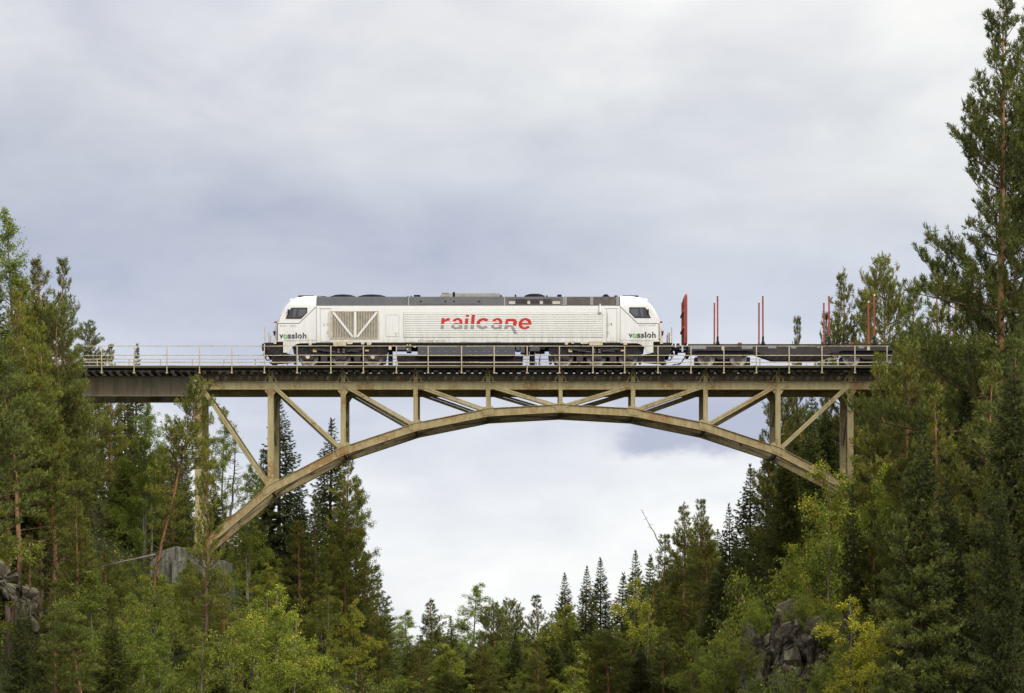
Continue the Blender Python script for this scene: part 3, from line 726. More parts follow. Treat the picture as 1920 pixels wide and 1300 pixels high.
    for (py, r_, mat) in ((602.3, .045, M_TAIL), (620.5, .06, M_TAIL)):
        for sy in (-1, 1):
            mb = MB(); x = X(512.5 if py > 610 else 514.8); mb.tube([(x - sgn * .20, sy * .98, LZ(py)), (x + sgn * .05, sy * .98, LZ(py))], r_, 12)
            part('tail_lamp', mb, mat, cab)
    for sy in (-1, 1):
        mb = MB(); x = X(512.5); mb.tube([(x - sgn * .30, sy * .72, LZ(622)), (x + sgn * .04, sy * .72, LZ(622))], .13, 14)
        part('headlight', mb, M_GLASSI, cab)
    mb = MB(); mb.pprism(M([(559, 555.6), (588.5, 555.6), (588.5, 553.9), (559, 554.3)]), -.9, .9); part('roof_blind', mb, M_ROOFD, cab)
    mb = MB(); zc = LZ(559.5); mb.tube([(X(541), -.35, zc + .03), (X(546), -.35, zc + .1)], .07, 10); mb.tube([(X(541), .35, zc + .03), (X(546), .35, zc + .1)], .07, 10); part('horn', mb, M_WHITE, cab)
    # windscreen on the sloping nose
    mb = MB(); pts = []
    for py in (596, 566):
        j = [q[1] for q in CABP]; px = np.interp(-py, [-v for v in j], [q[0] for q in CABP])
        for u in (-.8, -.5, -.2, .2, .5, .8):
            hw = 1.425 - .33 * max(0, (573 - py) / 17.5) ** 1.8
            pts.append((X(px) + sgn * .012 - sgn * .34 * abs(u) ** 3.2, hw * u, LZ(py)))
    mb.add(pts, [(k, k + 1, k + 7, k + 6) for k in range(5)]); part('windscreen', mb, M_GLASS, cab)
    # buffer beam, buffers, hook, plough, end platform with handrails
    mb = MB(); a, b = sorted((X(499), X(531)))
    mb.box(a, b, -1.32, 1.32, LZ(664), LZ(647)); mb.box(a, b, -1.3, 1.3, LZ(646.9), LZ(642)); part('buffer_beam', mb, M_BLACK, loco, bevel=.02)
    for sy in (-1, 1):
        mb = MB(); z = RT + 1.06; a = X(499); mb.tube([(a, sy * .875, z), (X(493.5), sy * .875, z)], .10, 14)
        bf = part('buffer', mb, M_BLACK, loco); mb = MB()
        a = X(493.2); mb.tube([(a, sy * .875, z), (X(490.4), sy * .875, z), (X(490), sy * .875, z)], [.21, .22, .19], 18); part('buffer_head', mb, M_BLACK, bf)
    mb = MB(); z = RT + 1.0; mb.bar((X(500), 0, z), (X(492), 0, z - .02), .06, .12); mb.tube([(X(494), 0, z), (X(490), 0, z - .25), (X(493), 0, z - .45), (X(498), 0, z - .28)], .03, 6)
    mb.tube([(X(500), -.35, z - .1), (X(494), -.4, z - .35), (X(497), -.45, z - .62), (X(504), -.4, z - .6)], .03, 6)
    part('coupling_hook', mb, M_BLACK, loco)
    mb = MB(); mb.pprism(M([(500, 662), (533, 662), (552, 666), (552, 680), (527, 682.5), (506, 682.5), (513, 672)]), -1.15, -1.0); mb.pprism(M([(500, 662), (533, 662), (552, 666), (552, 680), (527, 682.5), (506, 682.5), (513, 672)]), 1.0, 1.15)
    a, b = sorted((X(509), X(513))); mb.box(a, b, -1.25, 1.25, LZ(683), LZ(668)); part('snow_plough', mb, M_BLACK, loco)
    mb = MB(); a, b = sorted((X(495), X(512.6))); mb.box(a, b, -1.25, 1.25, LZ(643.6), LZ(642.4)); part('end_platform', mb, M_BLACK, loco)
    for sy in (-1, 1):
        mb = MB(); mb.tube([(X(496.2), sy * 1.22, LZ(643)), (X(496.2), sy * 1.22, LZ(612.5))], .030, 8); mb.tube([(X(501.8), sy * .55, LZ(643)), (X(501.8), sy * .55, LZ(619.5))], .028, 8)
        part('handrail', mb, M_TAN, loco)
    mb = MB(); a, b = sorted((X(512.8), X(531))); mb.box(a, b, YS + .01, YS + .05, LZ(640.8), LZ(639)); mb.box(*sorted((X(513), X(518))), YS + .02, YS + .3, LZ(645), LZ(634)); part('end_step', mb, M_TAN, loco)
    return cab
cabs = [make_cab(-1), make_cab(1)]
# words on the cab sides
def vossloh(dx_, cab, dy=0.0):
    ink = MB(); gr = MB(); Y = YS - .0145; t, x_, b = 623.0 + dy, 626.3 + dy, 634.3 + dy
    for ch, a, c_, top in (('v', 523.8, 531.4, x_), ('s', 539.5, 546.0, x_), ('s', 546.8, 553.0, x_), ('l', 554.2, 556.9, t), ('h', 567.6, 574.6, t)):
        put_glyph(ink, ch, a + dx_, c_ + dx_, top, b, Y, .028)
    def ring(mb, cx, a0, a1):
        m_ = 20; cy = (x_ + b) / 2; ro, ri = 4.1, 1.9
        pts = []
        for k in range(m_ + 1):
            a = R(a0 + (a1 - a0) * k / m_); pts += [(cx + ro * math.cos(a), cy - ro * math.sin(a)), (cx + ri * math.cos(a), cy - ri * math.sin(a))]
        mb.add([(WX(p, Y), Y, HZ(q, Y)) for p, q in pts], [(2 * k, 2 * k + 1, 2 * k + 3, 2 * k + 2) for k in range(m_)])
    ring(gr, 535.4 + dx_, 115, 420); ring(ink, 562.1 + dx_, -75, 235)
    for (cx, mbx, s_) in ((535.4, gr, 1), (562.1, ink, -1)):
        cy = (x_ + b) / 2; q = [(cx - 2.4 * s_, cy - 4.2 * s_), (cx + .4 * s_, cy - 4.0 * s_), (cx - .4 * s_, cy - .6 * s_), (cx - 1.3 * s_, cy - 1.8 * s_)]
        mbx.add([(WX(p + dx_, Y), Y, HZ(q_, Y)) for p, q_ in q], [(0, 1, 2, 3)])
    flat_part('maker_lettering', ink, M_INK, cab); flat_part('maker_letter_o', gr, M_GREEN, cab)
vossloh(0, cabs[0], .8); vossloh(655.0, cabs[1], -.6)
for px0, px1, py, cab in ((525, 556.5, 609.6, cabs[0]), (1198.5, 1230, 608.4, cabs[1])):
    mb = MB(); put_word(mb, 'EURO 4000', px0, px1, py, py + 2.9, YS - .0145, 0); flat_part('type_lettering', mb, M_PALETXT, cab)
mb = MB(); put_glyph(mb, '2', 606, 609, 607.3, 611.6, YS - .012, .01); flat_part('door_number', mb, M_INK, body)
mb = MB(); put_glyph(mb, '1', 1145.2, 1147.2, 606.3, 610.6, YS - .012, .01); flat_part('door_number', mb, M_INK, body)
mb = MB(); put_word(mb, '92-74-0068 902-4-S', 784, 836, 637.6, 641.4, YS - .012, 0); flat_part('running_number', mb, plain('number_paint', (.25, .21, .14), .6), body)
mb = MB()
for a, b, py in ((767, 781, 640.4), (862, 880, 640.6), (912, 940, 640.6), (992, 1012, 641), (1104, 1118, 640)):
    x = a
    while x < b: put_glyph(mb, random.choice('nmuoea'), x, x + 1.5, py, py + 1.5, YS - .012, 0); x += 2.2
# (tiny stencils are left as unreadable specks, as in the photograph)
flat_part('stencil_specks', mb, M_SEAM, body)
# radiator grille
gr = None
mb = MB(); mb.pbox(620.8, 710, 583.6, 634.8, YS - .022, YS + .02); gr = part('radiator_grille', mb, M_GRILLED, body)
mb = MB(); k = 622.6
while k < 708.5: mb.pbox(k, k + 1.75, 585, 633, YS - .042, YS - .023); k += 3.02
part('radiator_fins', mb, M_GRILLE, gr)
mb = MB()
for q in ((620.2, 710.6, 583.2, 584.8), (620.2, 710.6, 633.4, 635.2), (620.2, 622.4, 584.8, 633.4), (708.6, 710.6, 584.8, 633.4)): mb.pbox(q[0], q[1], q[2], q[3], YS - .05, YS - .022)
part('grille_frame', mb, M_TAN, gr)
mb = MB(); mb.pbox(663.8, 667.8, 584.9, 633.3, YS - .075, YS - .043)
y_ = YS - .06
for a, b in (((624.6, 586), (661.5, 632.5)), ((706.6, 586), (669.6, 632.5))): mb.bar((LX(a[0]), y_, LZ(a[1])), (LX(b[0]), y_, LZ(b[1])), .03, .115)
part('grille_brace', mb, M_WHITE, gr)
# ribbed side: fourteen slats with grooves between
GY = [586.2 + 4.22 * k for k in range(12)]
mb = MB(); mb.pbox(756.5, 1130.5, 585.8, 633.2, YS - .004, YS + .02); rb = part('ribbed_panel', mb, M_RIBGAP, body)
mb = MB(); bands = []
for a, b in zip(GY[:-1], GY[1:]):
    z1, z0 = LZ(a + .22), LZ(b - .22); yo = YS - .030
    mb.add([(LX(757), YS - .004, z1), (LX(1130), YS - .004, z1), (LX(1130), yo, z1 - .008), (LX(757), yo, z1 - .008), (LX(1130), yo, z0 + .008), (LX(757), yo, z0 + .008), (LX(1130), YS - .004, z0), (LX(757), YS - .004, z0)],
           [(0, 1, 2, 3), (3, 2, 4, 5), (5, 4, 6, 7), (0, 3, 5, 7), (1, 6, 4, 2), (0, 7, 6, 1)])
    bands.append((z0 + .003, z1 - .003))
part('side_ribs', mb, M_WHITE, rb)
# company lettering, upright part red, mirrored foot grey
S_ = lambda x, y: (815 + x / 9.6, 580 + y / 9.6)
Y = YS - .034
red = MB(); grey = MB()
LAY = [0]
def sh_(x, y): return (x + (358 - y) * .10 - 8, y)
def spoly(m_, pts, sheared=True):
    LAY[0] += 1; yy = Y - .0004 * LAY[0]
    q = [S_(*(sh_(*p) if sheared else p)) for p in pts]; m_.add([(WX(a_, yy), yy, HZ(b_, yy)) for a_, b_ in q], [tuple(range(len(q)))])
def sring(m_, cx, cy, rx, ry, tx, ty, a0, a1, n=26):
    LAY[0] += 1; yy = Y - .0004 * LAY[0]; pts = []
    for k in range(n + 1):
        a_ = R(a0 + (a1 - a0) * k / n)
        for ex, ey in ((rx, ry), (rx - tx, ry - ty)):
            p = S_(*sh_(cx + ex * math.cos(a_), cy - ey * math.sin(a_))); pts.append((WX(p[0], yy), yy, HZ(p[1], yy)))
    m_.add(pts, [(2 * k, 2 * k + 1, 2 * k + 3, 2 * k + 2) for k in range(n)])
def letter_a(m_, x):
    sring(m_, x + 108, 232, 92, 74, 54, 40, 168, 0); spoly(m_, [(x + 146, 228), (x + 200, 228), (x + 200, 358), (x + 152, 358)])
    sring(m_, x + 96, 302, 92, 58, 52, 34, 20, 330)
for m_ in (red, grey):
    LAY[0] = 0
    spoly(m_, [(112, 160), (168, 160), (168, 358), (112, 358)]); spoly(m_, [(168, 200), (190, 174), (225, 160), (262, 160), (262, 208), (215, 210), (185, 224), (168, 250)])
    letter_a(m_, 296); spoly(m_, [(540, 165), (598, 165), (598, 358), (540, 358)]); spoly(m_, [(546, 95), (604, 95), (604, 134), (546, 134)])
    spoly(m_, [(650, 95), (710, 95), (710, 358), (650, 358)])
    sring(m_, 868, 259, 118, 101, 62, 44, 38, 322); letter_a(m_, 1012)
poly = lambda m_, pts: spoly(m_, pts, False)
zmid1, zmid0 = HZ(S_(0, 268)[1], Y), HZ(S_(0, 286)[1], Y)
rb_ = [(max(a, zmid1), b) for a, b in bands if b > zmid1]
gb_ = [(a, min(b, zmid0)) for a, b in bands if a < zmid0]
flat_part('company_lettering', red, M_RED, rb, rb_)
flat_part('company_lettering_foot', grey, M_LGREY, rb, gb_)
red = MB(); grey = MB()
LAY[0] = 0; sring(red, 1624, 262, 117, 103, 60, 42, 0, 326); spoly(red, [(1560, 246), (1741, 246), (1741, 280), (1560, 280)])
poly(red, [(1264, 270), (1284, 176), (1330, 172), (1322, 270)]); poly(red, [(1330, 172), (1400, 168), (1455, 180), (1400, 215), (1323, 214)])
poly(red, [(1455, 180), (1480, 215), (1484, 255), (1452, 315), (1405, 276), (1416, 240), (1400, 215)])
poly(grey, [(1262, 290), (1380, 288), (1370, 322), (1328, 318), (1308, 357), (1250, 357)]); poly(grey, [(1380, 288), (1420, 310), (1440, 350), (1395, 370), (1370, 322)]); poly(grey, [(1440, 350), (1490, 440), (1430, 446), (1395, 370)])
flat_part('company_lettering', red, M_RED, rb, bands); flat_part('company_lettering_foot', grey, M_LGREY, rb, bands)
# doors
def door(px0, px1, py0, py1, w_=.014, mat=M_SEAM):
    mb = MB(); y = YS - .003
    for a, b in (((px0, py0), (px1, py0)), ((px0, py1), (px1, py1)), ((px0, py0), (px0, py1)), ((px1, py0), (px1, py1))): mb.bar((LX(a[0]), y, LZ(a[1])), (LX(b[0]), y, LZ(b[1])), .006, w_)
    mb2 = MB(); mb2.pbox(px0 + .4, px1 - .4, py0 + .4, py1 - .4, YS - .010, YS + .005)
    d_ = part('side_door', mb2, M_WHITE, body); part('door_seam', mb, mat, d_); return d_
d1 = door(600.5, 618.2, 579.5, 641); d2 = door(1137.5, 1156.5, 579, 641); door(723.5, 748, 591, 631.5); door(1119.5, 1129.5, 600.6, 615.4)
for dd, px in ((d1, 616), (d2, 1139.5)):
    mb = MB(); mb.pbox(px - .35, px + .35, 586, 632, YS - .06, YS - .035); part('door_handrail', mb, M_TAN, dd)
mb = MB()
for a, b in ((612.5, 618), (1137.5, 1143)):
    for t in (606.3, 622.0):
        for q in ((a, b, t, t + .7), (a, b, t + 3.4, t + 4.3), (a, a + .7, t + .7, t + 3.4)): mb.pbox(*q, YS - .016, YS - .0105)
part('step_recess', mb, plain('worn_tan', (.30, .25, .16), .7), body)
mb = MB(); mb.pbox(738, 748, 624, 625.3, YS - .014, YS - .0105); mb.pbox(741, 744, 626, 629, YS - .014, YS - .0105); part('grab_handle', mb, M_TAN, body)
mb = MB(); x = LX(1125); mb.tube([(x, YS - .09, LZ(586.4)), (x, YS - .09, LZ(583)), (x, YS - .09, LZ(576)), (x, YS - .09, LZ(570.5))], [.07, .07, .045, .03], 10); part('antenna', mb, M_WHITE, loco)
mb = MB(); mb.pbox(1122.4, 1127.6, 583.3, 586.8, YS - .14, YS - .03); part('antenna_bracket', mb, M_TAN, loco)
# sole bar brackets below the body
mb = MB()
for a, b, t, bo in ((578, 585, 643, 647.6), (676, 684, 641, 646), (687, 697, 641, 647), (624, 650, 640, 648.6), (650, 662, 639, 645.4), (1058, 1066, 640.5, 646.4), (1070, 1078, 640, 644.6), (1104, 1131, 640, 647.6), (1168, 1177, 641, 647), (1088, 1104, 642.5, 645)):
    mb.pprism([(a, t), (b, t), (b - 1.5, bo), (a + 1.5, bo)], YS - .03, YS + .1)
part('jacking_bracket', mb, M_TAN, body)
mb = MB(); mb.box(LX(560), LX(1196), -1.3, 1.3, LZ(648.2), LZ(643.7)); part('sole_bar', mb, M_BLACK, loco)
# fuel tank
mb = MB(); YTK = -1.34; mb.pprism([(783, 648.6), (966, 648.6), (966, 666), (958, 668.5), (783, 668.5)], YTK, -YTK); tank = part('fuel_tank', mb, M_TANK, loco, bevel=.03)
mb = MB()
for px in (792, 807, 822, 836, 851, 866, 881, 892, 907, 918, 933, 948): mb.tube([(WX(px, YTK), YTK - .03, HZ(659.8, YTK)), (WX(px, YTK), YTK, HZ(659.8, YTK))], .028, 8)
for a in (785, 790, 795, 834, 838, 878, 882, 875, 917, 921, 928): mb.pbox(a, a + 1.3, 664.6, 665.8, YTK - .02, YTK)
part('tank_bolt', mb, M_ROOFL, tank)
mb = MB(); mb.pprism([(743, 665), (980, 668), (980, 684), (746, 684)], -1.0, 1.0); part('battery_box', mb, M_BLACK, loco)
mb = MB()
for a, b, t, bo in ((743, 761, 649.6, 656.5), (762, 771, 652, 660), (968, 975, 650, 657.5), (993, 1012, 650.4, 658.5), (976, 984, 650, 662)): mb.pbox(a, b, t, bo, -1.3, -.6)
part('equipment_box', mb, M_TANK, loco)
mb = MB()
for a, b, t, bo in ((729, 734, 649, 656), (762.5, 765.5, 653.5, 657), (775, 780, 649.5, 651.5), (762.6, 765, 646.2, 648), (767.5, 770.5, 646, 648), (995, 998, 648, 650.4)): mb.pbox(a, b, t, bo, -1.36, -1.25)
part('drain_cock', mb, M_TAN, loco)
mb = MB(); mb.pbox(735, 742, 646.8, 648.6, -1.36, -1.25); part('red_valve', mb, M_TAIL, loco)
# sand pipes and cables by the gap
mb = MB()
for a, b in (((975, 650), (981, 662)), ((981, 662), (979, 684)), ((985, 656), (990, 664)), ((990, 664), (1000, 672)), ((1000, 672), (1006, 684)), ((728, 656), (733, 684)), ((1014, 662), (1010, 684))): mb.bar((WX(a[0], -1.1), -1.1, HZ(a[1], -1.1)), (WX(b[0], -1.1), -1.1, HZ(b[1], -1.1)), .05, .05)
part('brake_pipes', mb, M_BLACK, loco)
mb = MB(); mb.pbox(982, 992, 658, 665, -1.0, -.2); part('air_tank', mb, M_BLACK, loco)
for q in ((1004, 1022, 650, 655, -1.2, 1.0), (993, 1003, 656, 686, -.6, .6), (728, 735, 656, 684, -.6, .6)):
    mb = MB(); mb.pbox(*q); part('underframe_box', mb, M_BLACK, loco)

# bogies
def wheel_mb(r_, tyre=True):
    mb = MB(); m_ = 36
    prof = [(r_ + .03, .07), (r_ + .03, .04), (r_, .03), (r_ - .005, -.065), (r_ - .06, -.068), (r_ - .07, -.04), (r_ * .55, -.02), (.14, -.05), (.13, -.09), (.0001, -.09)]
    vs = []
    for rr, yy in prof: vs += [(rr * math.cos(t), yy, rr * math.sin(t)) for t in np.linspace(0, 2 * math.pi, m_ + 1)[:-1]]
    mb.add(vs, [(i * m_ + k, i * m_ + (k + 1) % m_, (i + 1) * m_ + (k + 1) % m_, (i + 1) * m_ + k) for i in range(len(prof) - 1) for k in range(m_)])
    mb.cyl((0, 0), r_ * .98, .04, .069, m_)
    return mb
def wheel_first(parent, x, r_, mat, name='wheel'):
    o = part(name, wheel_mb(r_), [M_WHEEL], parent); o.data.transform(Matrix.Translation(WL[parent.name])); o.location = Vector((x, -.755, RT + r_)) - WL[parent.name]
    mb = MB(); 
    for k in range(6):
        a = k * math.pi / 3 + .3; mb.tube([(.36 * math.cos(a), -.05, .36 * math.sin(a)), (.36 * math.cos(a), -.075, .36 * math.sin(a))], .022, 8)
    WL[o.name] = Vector((0, 0, 0)); b = part('bolts', mb, M_BLACK, o); return o, b
wf = None
def wheels(parent, xs_, r_):
    global wf
    o = b = None
    for x in xs_:
        for sy in (-1, 1):
            if o is None: o, b = wheel_first(parent, x, r_, M_WHEEL)
            else:
                c = o.copy(); link(c); c.parent = parent; c.location = Vector((x, sy * .755, RT + r_)) - WL[parent.name]; c.rotation_euler = (0, random.uniform(0, 1), 0 if sy < 0 else math.pi)
                c2 = b.copy(); link(c2); c2.parent = c
    mb = MB()
    for x in xs_: mb.tube([(x, -.7, RT + r_), (x, .7, RT + r_)], .08, 12)
    part('axles', mb, M_BLACK, parent)
def loco_bogie(c3):
    YB = -1.18
    mb = MB(); a, m_, b = c3; Z = lambda py: HZ(py, YB); X = lambda p: WX(p, YB)
    q = [(a - 29, 653), (a - 22, 650.5), (b + 22, 650.5), (b + 29, 653), (b + 27, 664), (b + 14, 667), (b - 14, 667), (m_ + 24, 671), (m_ + 12, 667), (m_ - 12, 667), (m_ - 24, 671), (a + 14, 667), (a - 14, 667), (a - 27, 664)]
    for y0, y1 in ((YB, YB + .16), (-YB - .16, -YB)): mb.pprism(q, y0, y1)
    mb.box(X(a + 28), X(a + 34), -1.1, 1.1, Z(664), Z(654)); mb.box(X(b - 34), X(b - 28), -1.1, 1.1, Z(664), Z(654))
    bg_ = part('bogie', mb, M_BLACK, loco)
    wheels(bg_, [X(p) for p in c3], .533)
    for p in c3:
        mb = MB()
        for sy in (-1, 1):
            y0, y1 = sorted((sy * 1.19, sy * .85)); mb.box(X(p - 10), X(p + 10), y0, y1, Z(675.5), Z(664.5))
        part('axle_box', mb, M_FRAME, bg_, bevel=.02)
        mb = MB(); mb.cyl((X(p - 1), Z(669.6)), .115, -1.235, -1.191, 16); part('axle_cap', mb, M_TAN if (p == a and a < 700) or p == 699.8 else M_FRAME, bg_)
        for s_ in (-11, 11):
            mb = MB()
            for sy in (-1, 1):
                for k in range(5): mb.tube([(X(p + s_), sy * 1.10, Z(666 - k * 3.0)), (X(p + s_), sy * 1.10, Z(664.3 - k * 3.0))], .095, 12)
            part('coil_spring', mb, M_FRAME, bg_)
    mb = MB(); mb.cyl((X(a + 29), Z(660)), .04, -1.3, -1.19, 8); mb.bar((X(a + 12), -1.27, Z(655)), (X(a + 42), -1.27, Z(659)), .09, .11); mb.bar((X(m_ + 12), -1.27, Z(659)), (X(m_ + 42), -1.27, Z(655)), .09, .11)
    for p in (a + 24, m_ + 25): mb.box(X(p), X(p + 12), -1.30, -1.22, Z(678), Z(669))
    part('damper', mb, M_FRAME, bg_)
    mb = MB(); mb.box(X(a + 9), X(a + 16), -1.29, -1.24, Z(661), Z(655.5)); mb.box(X(b - 15), X(b - 8), -1.29, -1.24, Z(659.5), Z(656.5)); part('data_plate', mb, plain('yellow_plate', (.5, .38, .16), .6), bg_)
    mb = MB()
    for p in (m_ - 6, m_ + 4): mb.bar((X(p), -1.29, Z(655)), (X(p + 3), -1.29, Z(662)), .03, .05); mb.bar((X(p + 3), -1.29, Z(655)), (X(p), -1.29, Z(662)), .03, .05)
    mb.box(X(a + 38), X(a + 50), -1.26, -1.22, Z(660.4), Z(659.6)); mb.box(X(m_ + 22), X(m_ + 34), -1.26, -1.22, Z(660.4), Z(659.6)); part('brake_rigging', mb, plain('worn_rigging', (.22, .19, .14), .6), bg_)
    mb = MB()
    for p in (a - 24, a + 30, m_ + 30, b + 22): mb.pprism([(p - 4, 667), (p + 4, 667), (p + 2, 682), (p - 3, 682)], YB + .05, YB + .25); mb.pprism([(p - 5, 667), (p + 3, 667), (p + 1, 683), (p - 3, 683)], .75, 1.0)
    mb.box(X(a - 20), X(b + 20), -.5, .5, Z(673), Z(655)); mb.box(X(a - 8), X(b + 8), -.45, .45, Z(688), Z(673)); part('traction_motor', mb, M_BLACK, bg_)
loco_bogie((578.0, 639.2, 699.8)); loco_bogie((1056.9, 1118.3, 1178.8))

# ------------------------------------------------------------------ timber wagons
YW = -1.3
def make_wagon():
    w0 = WX(1290, YW)
    t = thing('timber_wagon', 'empty dark timber wagon with red stakes and red end wall, right behind the locomotive', 'wagon', (WX(1491, YW), 0, RT), 'timber wagons behind the locomotive')
    mb = MB(); q = [(1290, 646.8), (1693, 646.8), (1693, 656.5), (1578, 656.5), (1541, 665.5), (1441, 665.5), (1407, 656.5), (1290, 656.5)]
    for y0, y1 in ((YW, YW + .05), (-YW - .05, -YW)): mb.pprism(q, y0, y1)
    for sy in (-1, 1):
        y0, y1 = sorted((sy * (abs(YW) + .05), sy * (abs(YW) - .09))); mb.box(w0, WX(1693, YW), y0, y1, HZ(647, YW), HZ(645.6, YW)); mb.pprism([(1290, 656.6), (1407, 656.6), (1441, 665.6), (1541, 665.6), (1578, 656.6), (1693, 656.6), (1693, 657.6), (1578.5, 657.6), (1541.5, 666.6), (1440.5, 666.6), (1406.5, 657.6), (1290, 657.6)], *((YW - .05, YW + .08) if sy < 0 else (-YW - .08, -YW + .05)))
    part('side_frame', mb, M_FRAME, t)
    mb = MB()
    for k in range(27): x = WX(1293 + k * 15.3, YW); mb.box(x - .05, x + .05, YW + .06, -YW - .06, HZ(651, YW), HZ(647.2, YW))
    mb.pprism([(1294, 648), (1690, 648), (1690, 664), (1570, 664), (1535, 676), (1447, 676), (1412, 664), (1294, 664)], -.3, .3)
    for p in (1290, 1688): mb.box(WX(p, YW), WX(p + 5, YW), -1.28, 1.28, HZ(663, YW), HZ(646.9, YW))
    part('centre_frame', mb, M_FRAME, t)
    # bulkhead
    mb = MB(); x = WX(1286.0, YW); zt = HZ(556, YW); zb = HZ(644, YW)
    pr_ = [(-1.22, zb), (-1.36, zb + .35), (-1.36, zt), (-1.10, zt + .16), (1.10, zt + .16), (1.36, zt), (1.36, zb + .35), (1.22, zb)]
    n = len(pr_); mb.add([(xx, y, z) for xx in (x - .03, x + .08) for y, z in pr_], [tuple(range(n)), tuple(range(2 * n - 1, n - 1, -1))] + [(i, (i + 1) % n, (i + 1) % n + n, i + n) for i in range(n)])
    for y in (-1.30, -.65, 0, .65, 1.30): mb.box(x - .10, x - .035, y - .05, y + .05, zb, zt)
    bh = part('end_wall', mb, M_RED2, t)
    mb = MB()
    for z in (HZ(583, YW), HZ(614, YW)): mb.box(x - .17, x - .105, -1.36, 1.36, z - .05, z + .05)
    part('end_wall_rail', mb, M_RED2, bh)
    for px in (1345.5, 1430.5, 1554.6, 1639.4):
        for sy in (-1, 1):
            y = sy * 1.33; x = WX(px, YW); zt = HZ(555.5, YW); zb = HZ(645.5, YW)
            mb = MB(); mb.bar((x, y, zb + .25), (x + random.uniform(-.03, .03), y, zt), .10, .085); st = part('stake', mb, M_RED2, t)
            mb = MB(); mb.bar((x, y, zt + .001), (x, y, zt + .10), .09, .075); part('stake_tip', mb, M_CREAM, st)
            mb = MB(); mb.prism([(x - .12, zb - .02), (x + .12, zb - .02), (x + .055, zb + .18), (x + .055, zb + .42), (x - .055, zb + .42), (x - .055, zb + .18)], y - .07, y + .07)
            part('stake_foot', mb, M_BLACK if sy < 0 else M_RED2, st)
    mb = MB()
    for p in (1384, 1594): mb.pbox(p, p + 7, 642.5, 645.5, YW + .1, YW + .6)
    part('stop_block', mb, M_RED2, t)
    mb = MB()
    for a, b, tt, bo in ((1297, 1324, 648, 654.6), (1391, 1411, 648, 654.6), (1440, 1455.5, 648, 653.5), (1483, 1493, 648.5, 653.6), (1610, 1620, 648, 653.4), (1532, 1538, 650.5, 652.5)): mb.pbox(a, b, tt, bo, YW - .012, YW - .001)
    part('data_panel', mb, M_PLATE, t)
    mb = MB(); mb.pbox(1353, 1358, 650, 657, YW - .06, YW - .001); mb.pbox(1626, 1631, 650, 657, YW - .06, YW - .001); part('load_lever', mb, M_TAN, t)
    for c_ in ((1325, 1384.5), (1597.5, 1657.5)):
        YB = -1.05; X = lambda p: WX(p, YB); a, b = c_
        mb = MB(); 
        for y0, y1 in ((YB, YB + .12), (-YB - .12, -YB)): mb.pprism([(a - 24, 660), (a - 10, 657), (b + 10, 657), (b + 24, 660), (b + 22, 667), (b + 9, 670), (b - 12, 666), ((a + b) / 2 + 9, 674), ((a + b) / 2 - 9, 674), (a + 12, 666), (a - 9, 670), (a - 22, 667)], y0, y1)
        mb.box(X((a + b) / 2 - 8), X((a + b) / 2 + 8), -1.0, 1.0, HZ(672, YB), HZ(660, YB)); bg_ = part('bogie', mb, M_FRAME, t)
        wheels(bg_, [X(a), X(b)], .46)
        mb = MB()
        for p in c_:
            for y0, y1 in ((YB - .1, YB + .14), (-YB - .14, -YB + .1)): mb.box(X(p - 6), X(p + 6), y0, y1, HZ(678, YB), HZ(667, YB))
        mb.pprism([(a - 22, 670), (b + 22, 670), (b + 22, 686), (a - 22, 686)], -.45, .45)
        part('axle_box', mb, M_FRAME, bg_)
    for px, s_ in ((1290, -1), (1693, 1)):
        for sy in (-1, 1):
            mb = MB(); z = RT + 1.06; x = WX(px, YW); mb.tube([(x, sy * .875, z), (x + s_ * .45, sy * .875, z)], .10, 12); bf = part('buffer', mb, M_BLACK, t)
            mb = MB(); mb.tube([(x + s_ * .45, sy * .875, z), (x + s_ * .62, sy * .875, z)], .22, 16); part('buffer_head', mb, M_BLACK, bf)
        mb = MB(); z = RT + 1.0; mb.bar((x, 0, z), (x + s_ * .5, 0, z - .03), .08, .12); mb.tube([(x, -.4, z - .2), (x + s_ * .25, -.45, z - .65), (x + s_ * .5, -.45, z - .9)], .03, 6); mb.tube([(x, .3, z - .2), (x + s_ * .3, .3, z - .7), (x + s_ * .8, .3, z - .8)], .03, 6); part('coupling', mb, M_BLACK, t)
    mb = MB(); mb.box(WX(1278, -1.2), WX(1281, -1.2), -1.25, -1.22, HZ(660, -1.2), HZ(648, -1.2)); mb.box(WX(1262, -1.2), WX(1290, -1.2), -1.15, -1.1, HZ(652.5, -1.2), HZ(648.2, -1.2)) if False else None
    part('shunter_grip', mb, M_LIGHTG, t)
    return t
wag = make_wagon()
def copy_tree(o, parent=None, skip=()):
    c = o.copy(); link(c); c.parent = parent
    for ch in list(o.children):
        if not ch.name.startswith(skip): copy_tree(ch, c, skip)
    return c
bpy.context.view_layer.update()
w2 = copy_tree(wag, None, ('end_wall', 'none'))
w2.location.x += WX(1693, YW) - WX(1290, YW) + 1.3
w2['label'] = 'second dark timber wagon, almost hidden behind the pines where the bridge meets the right bank'
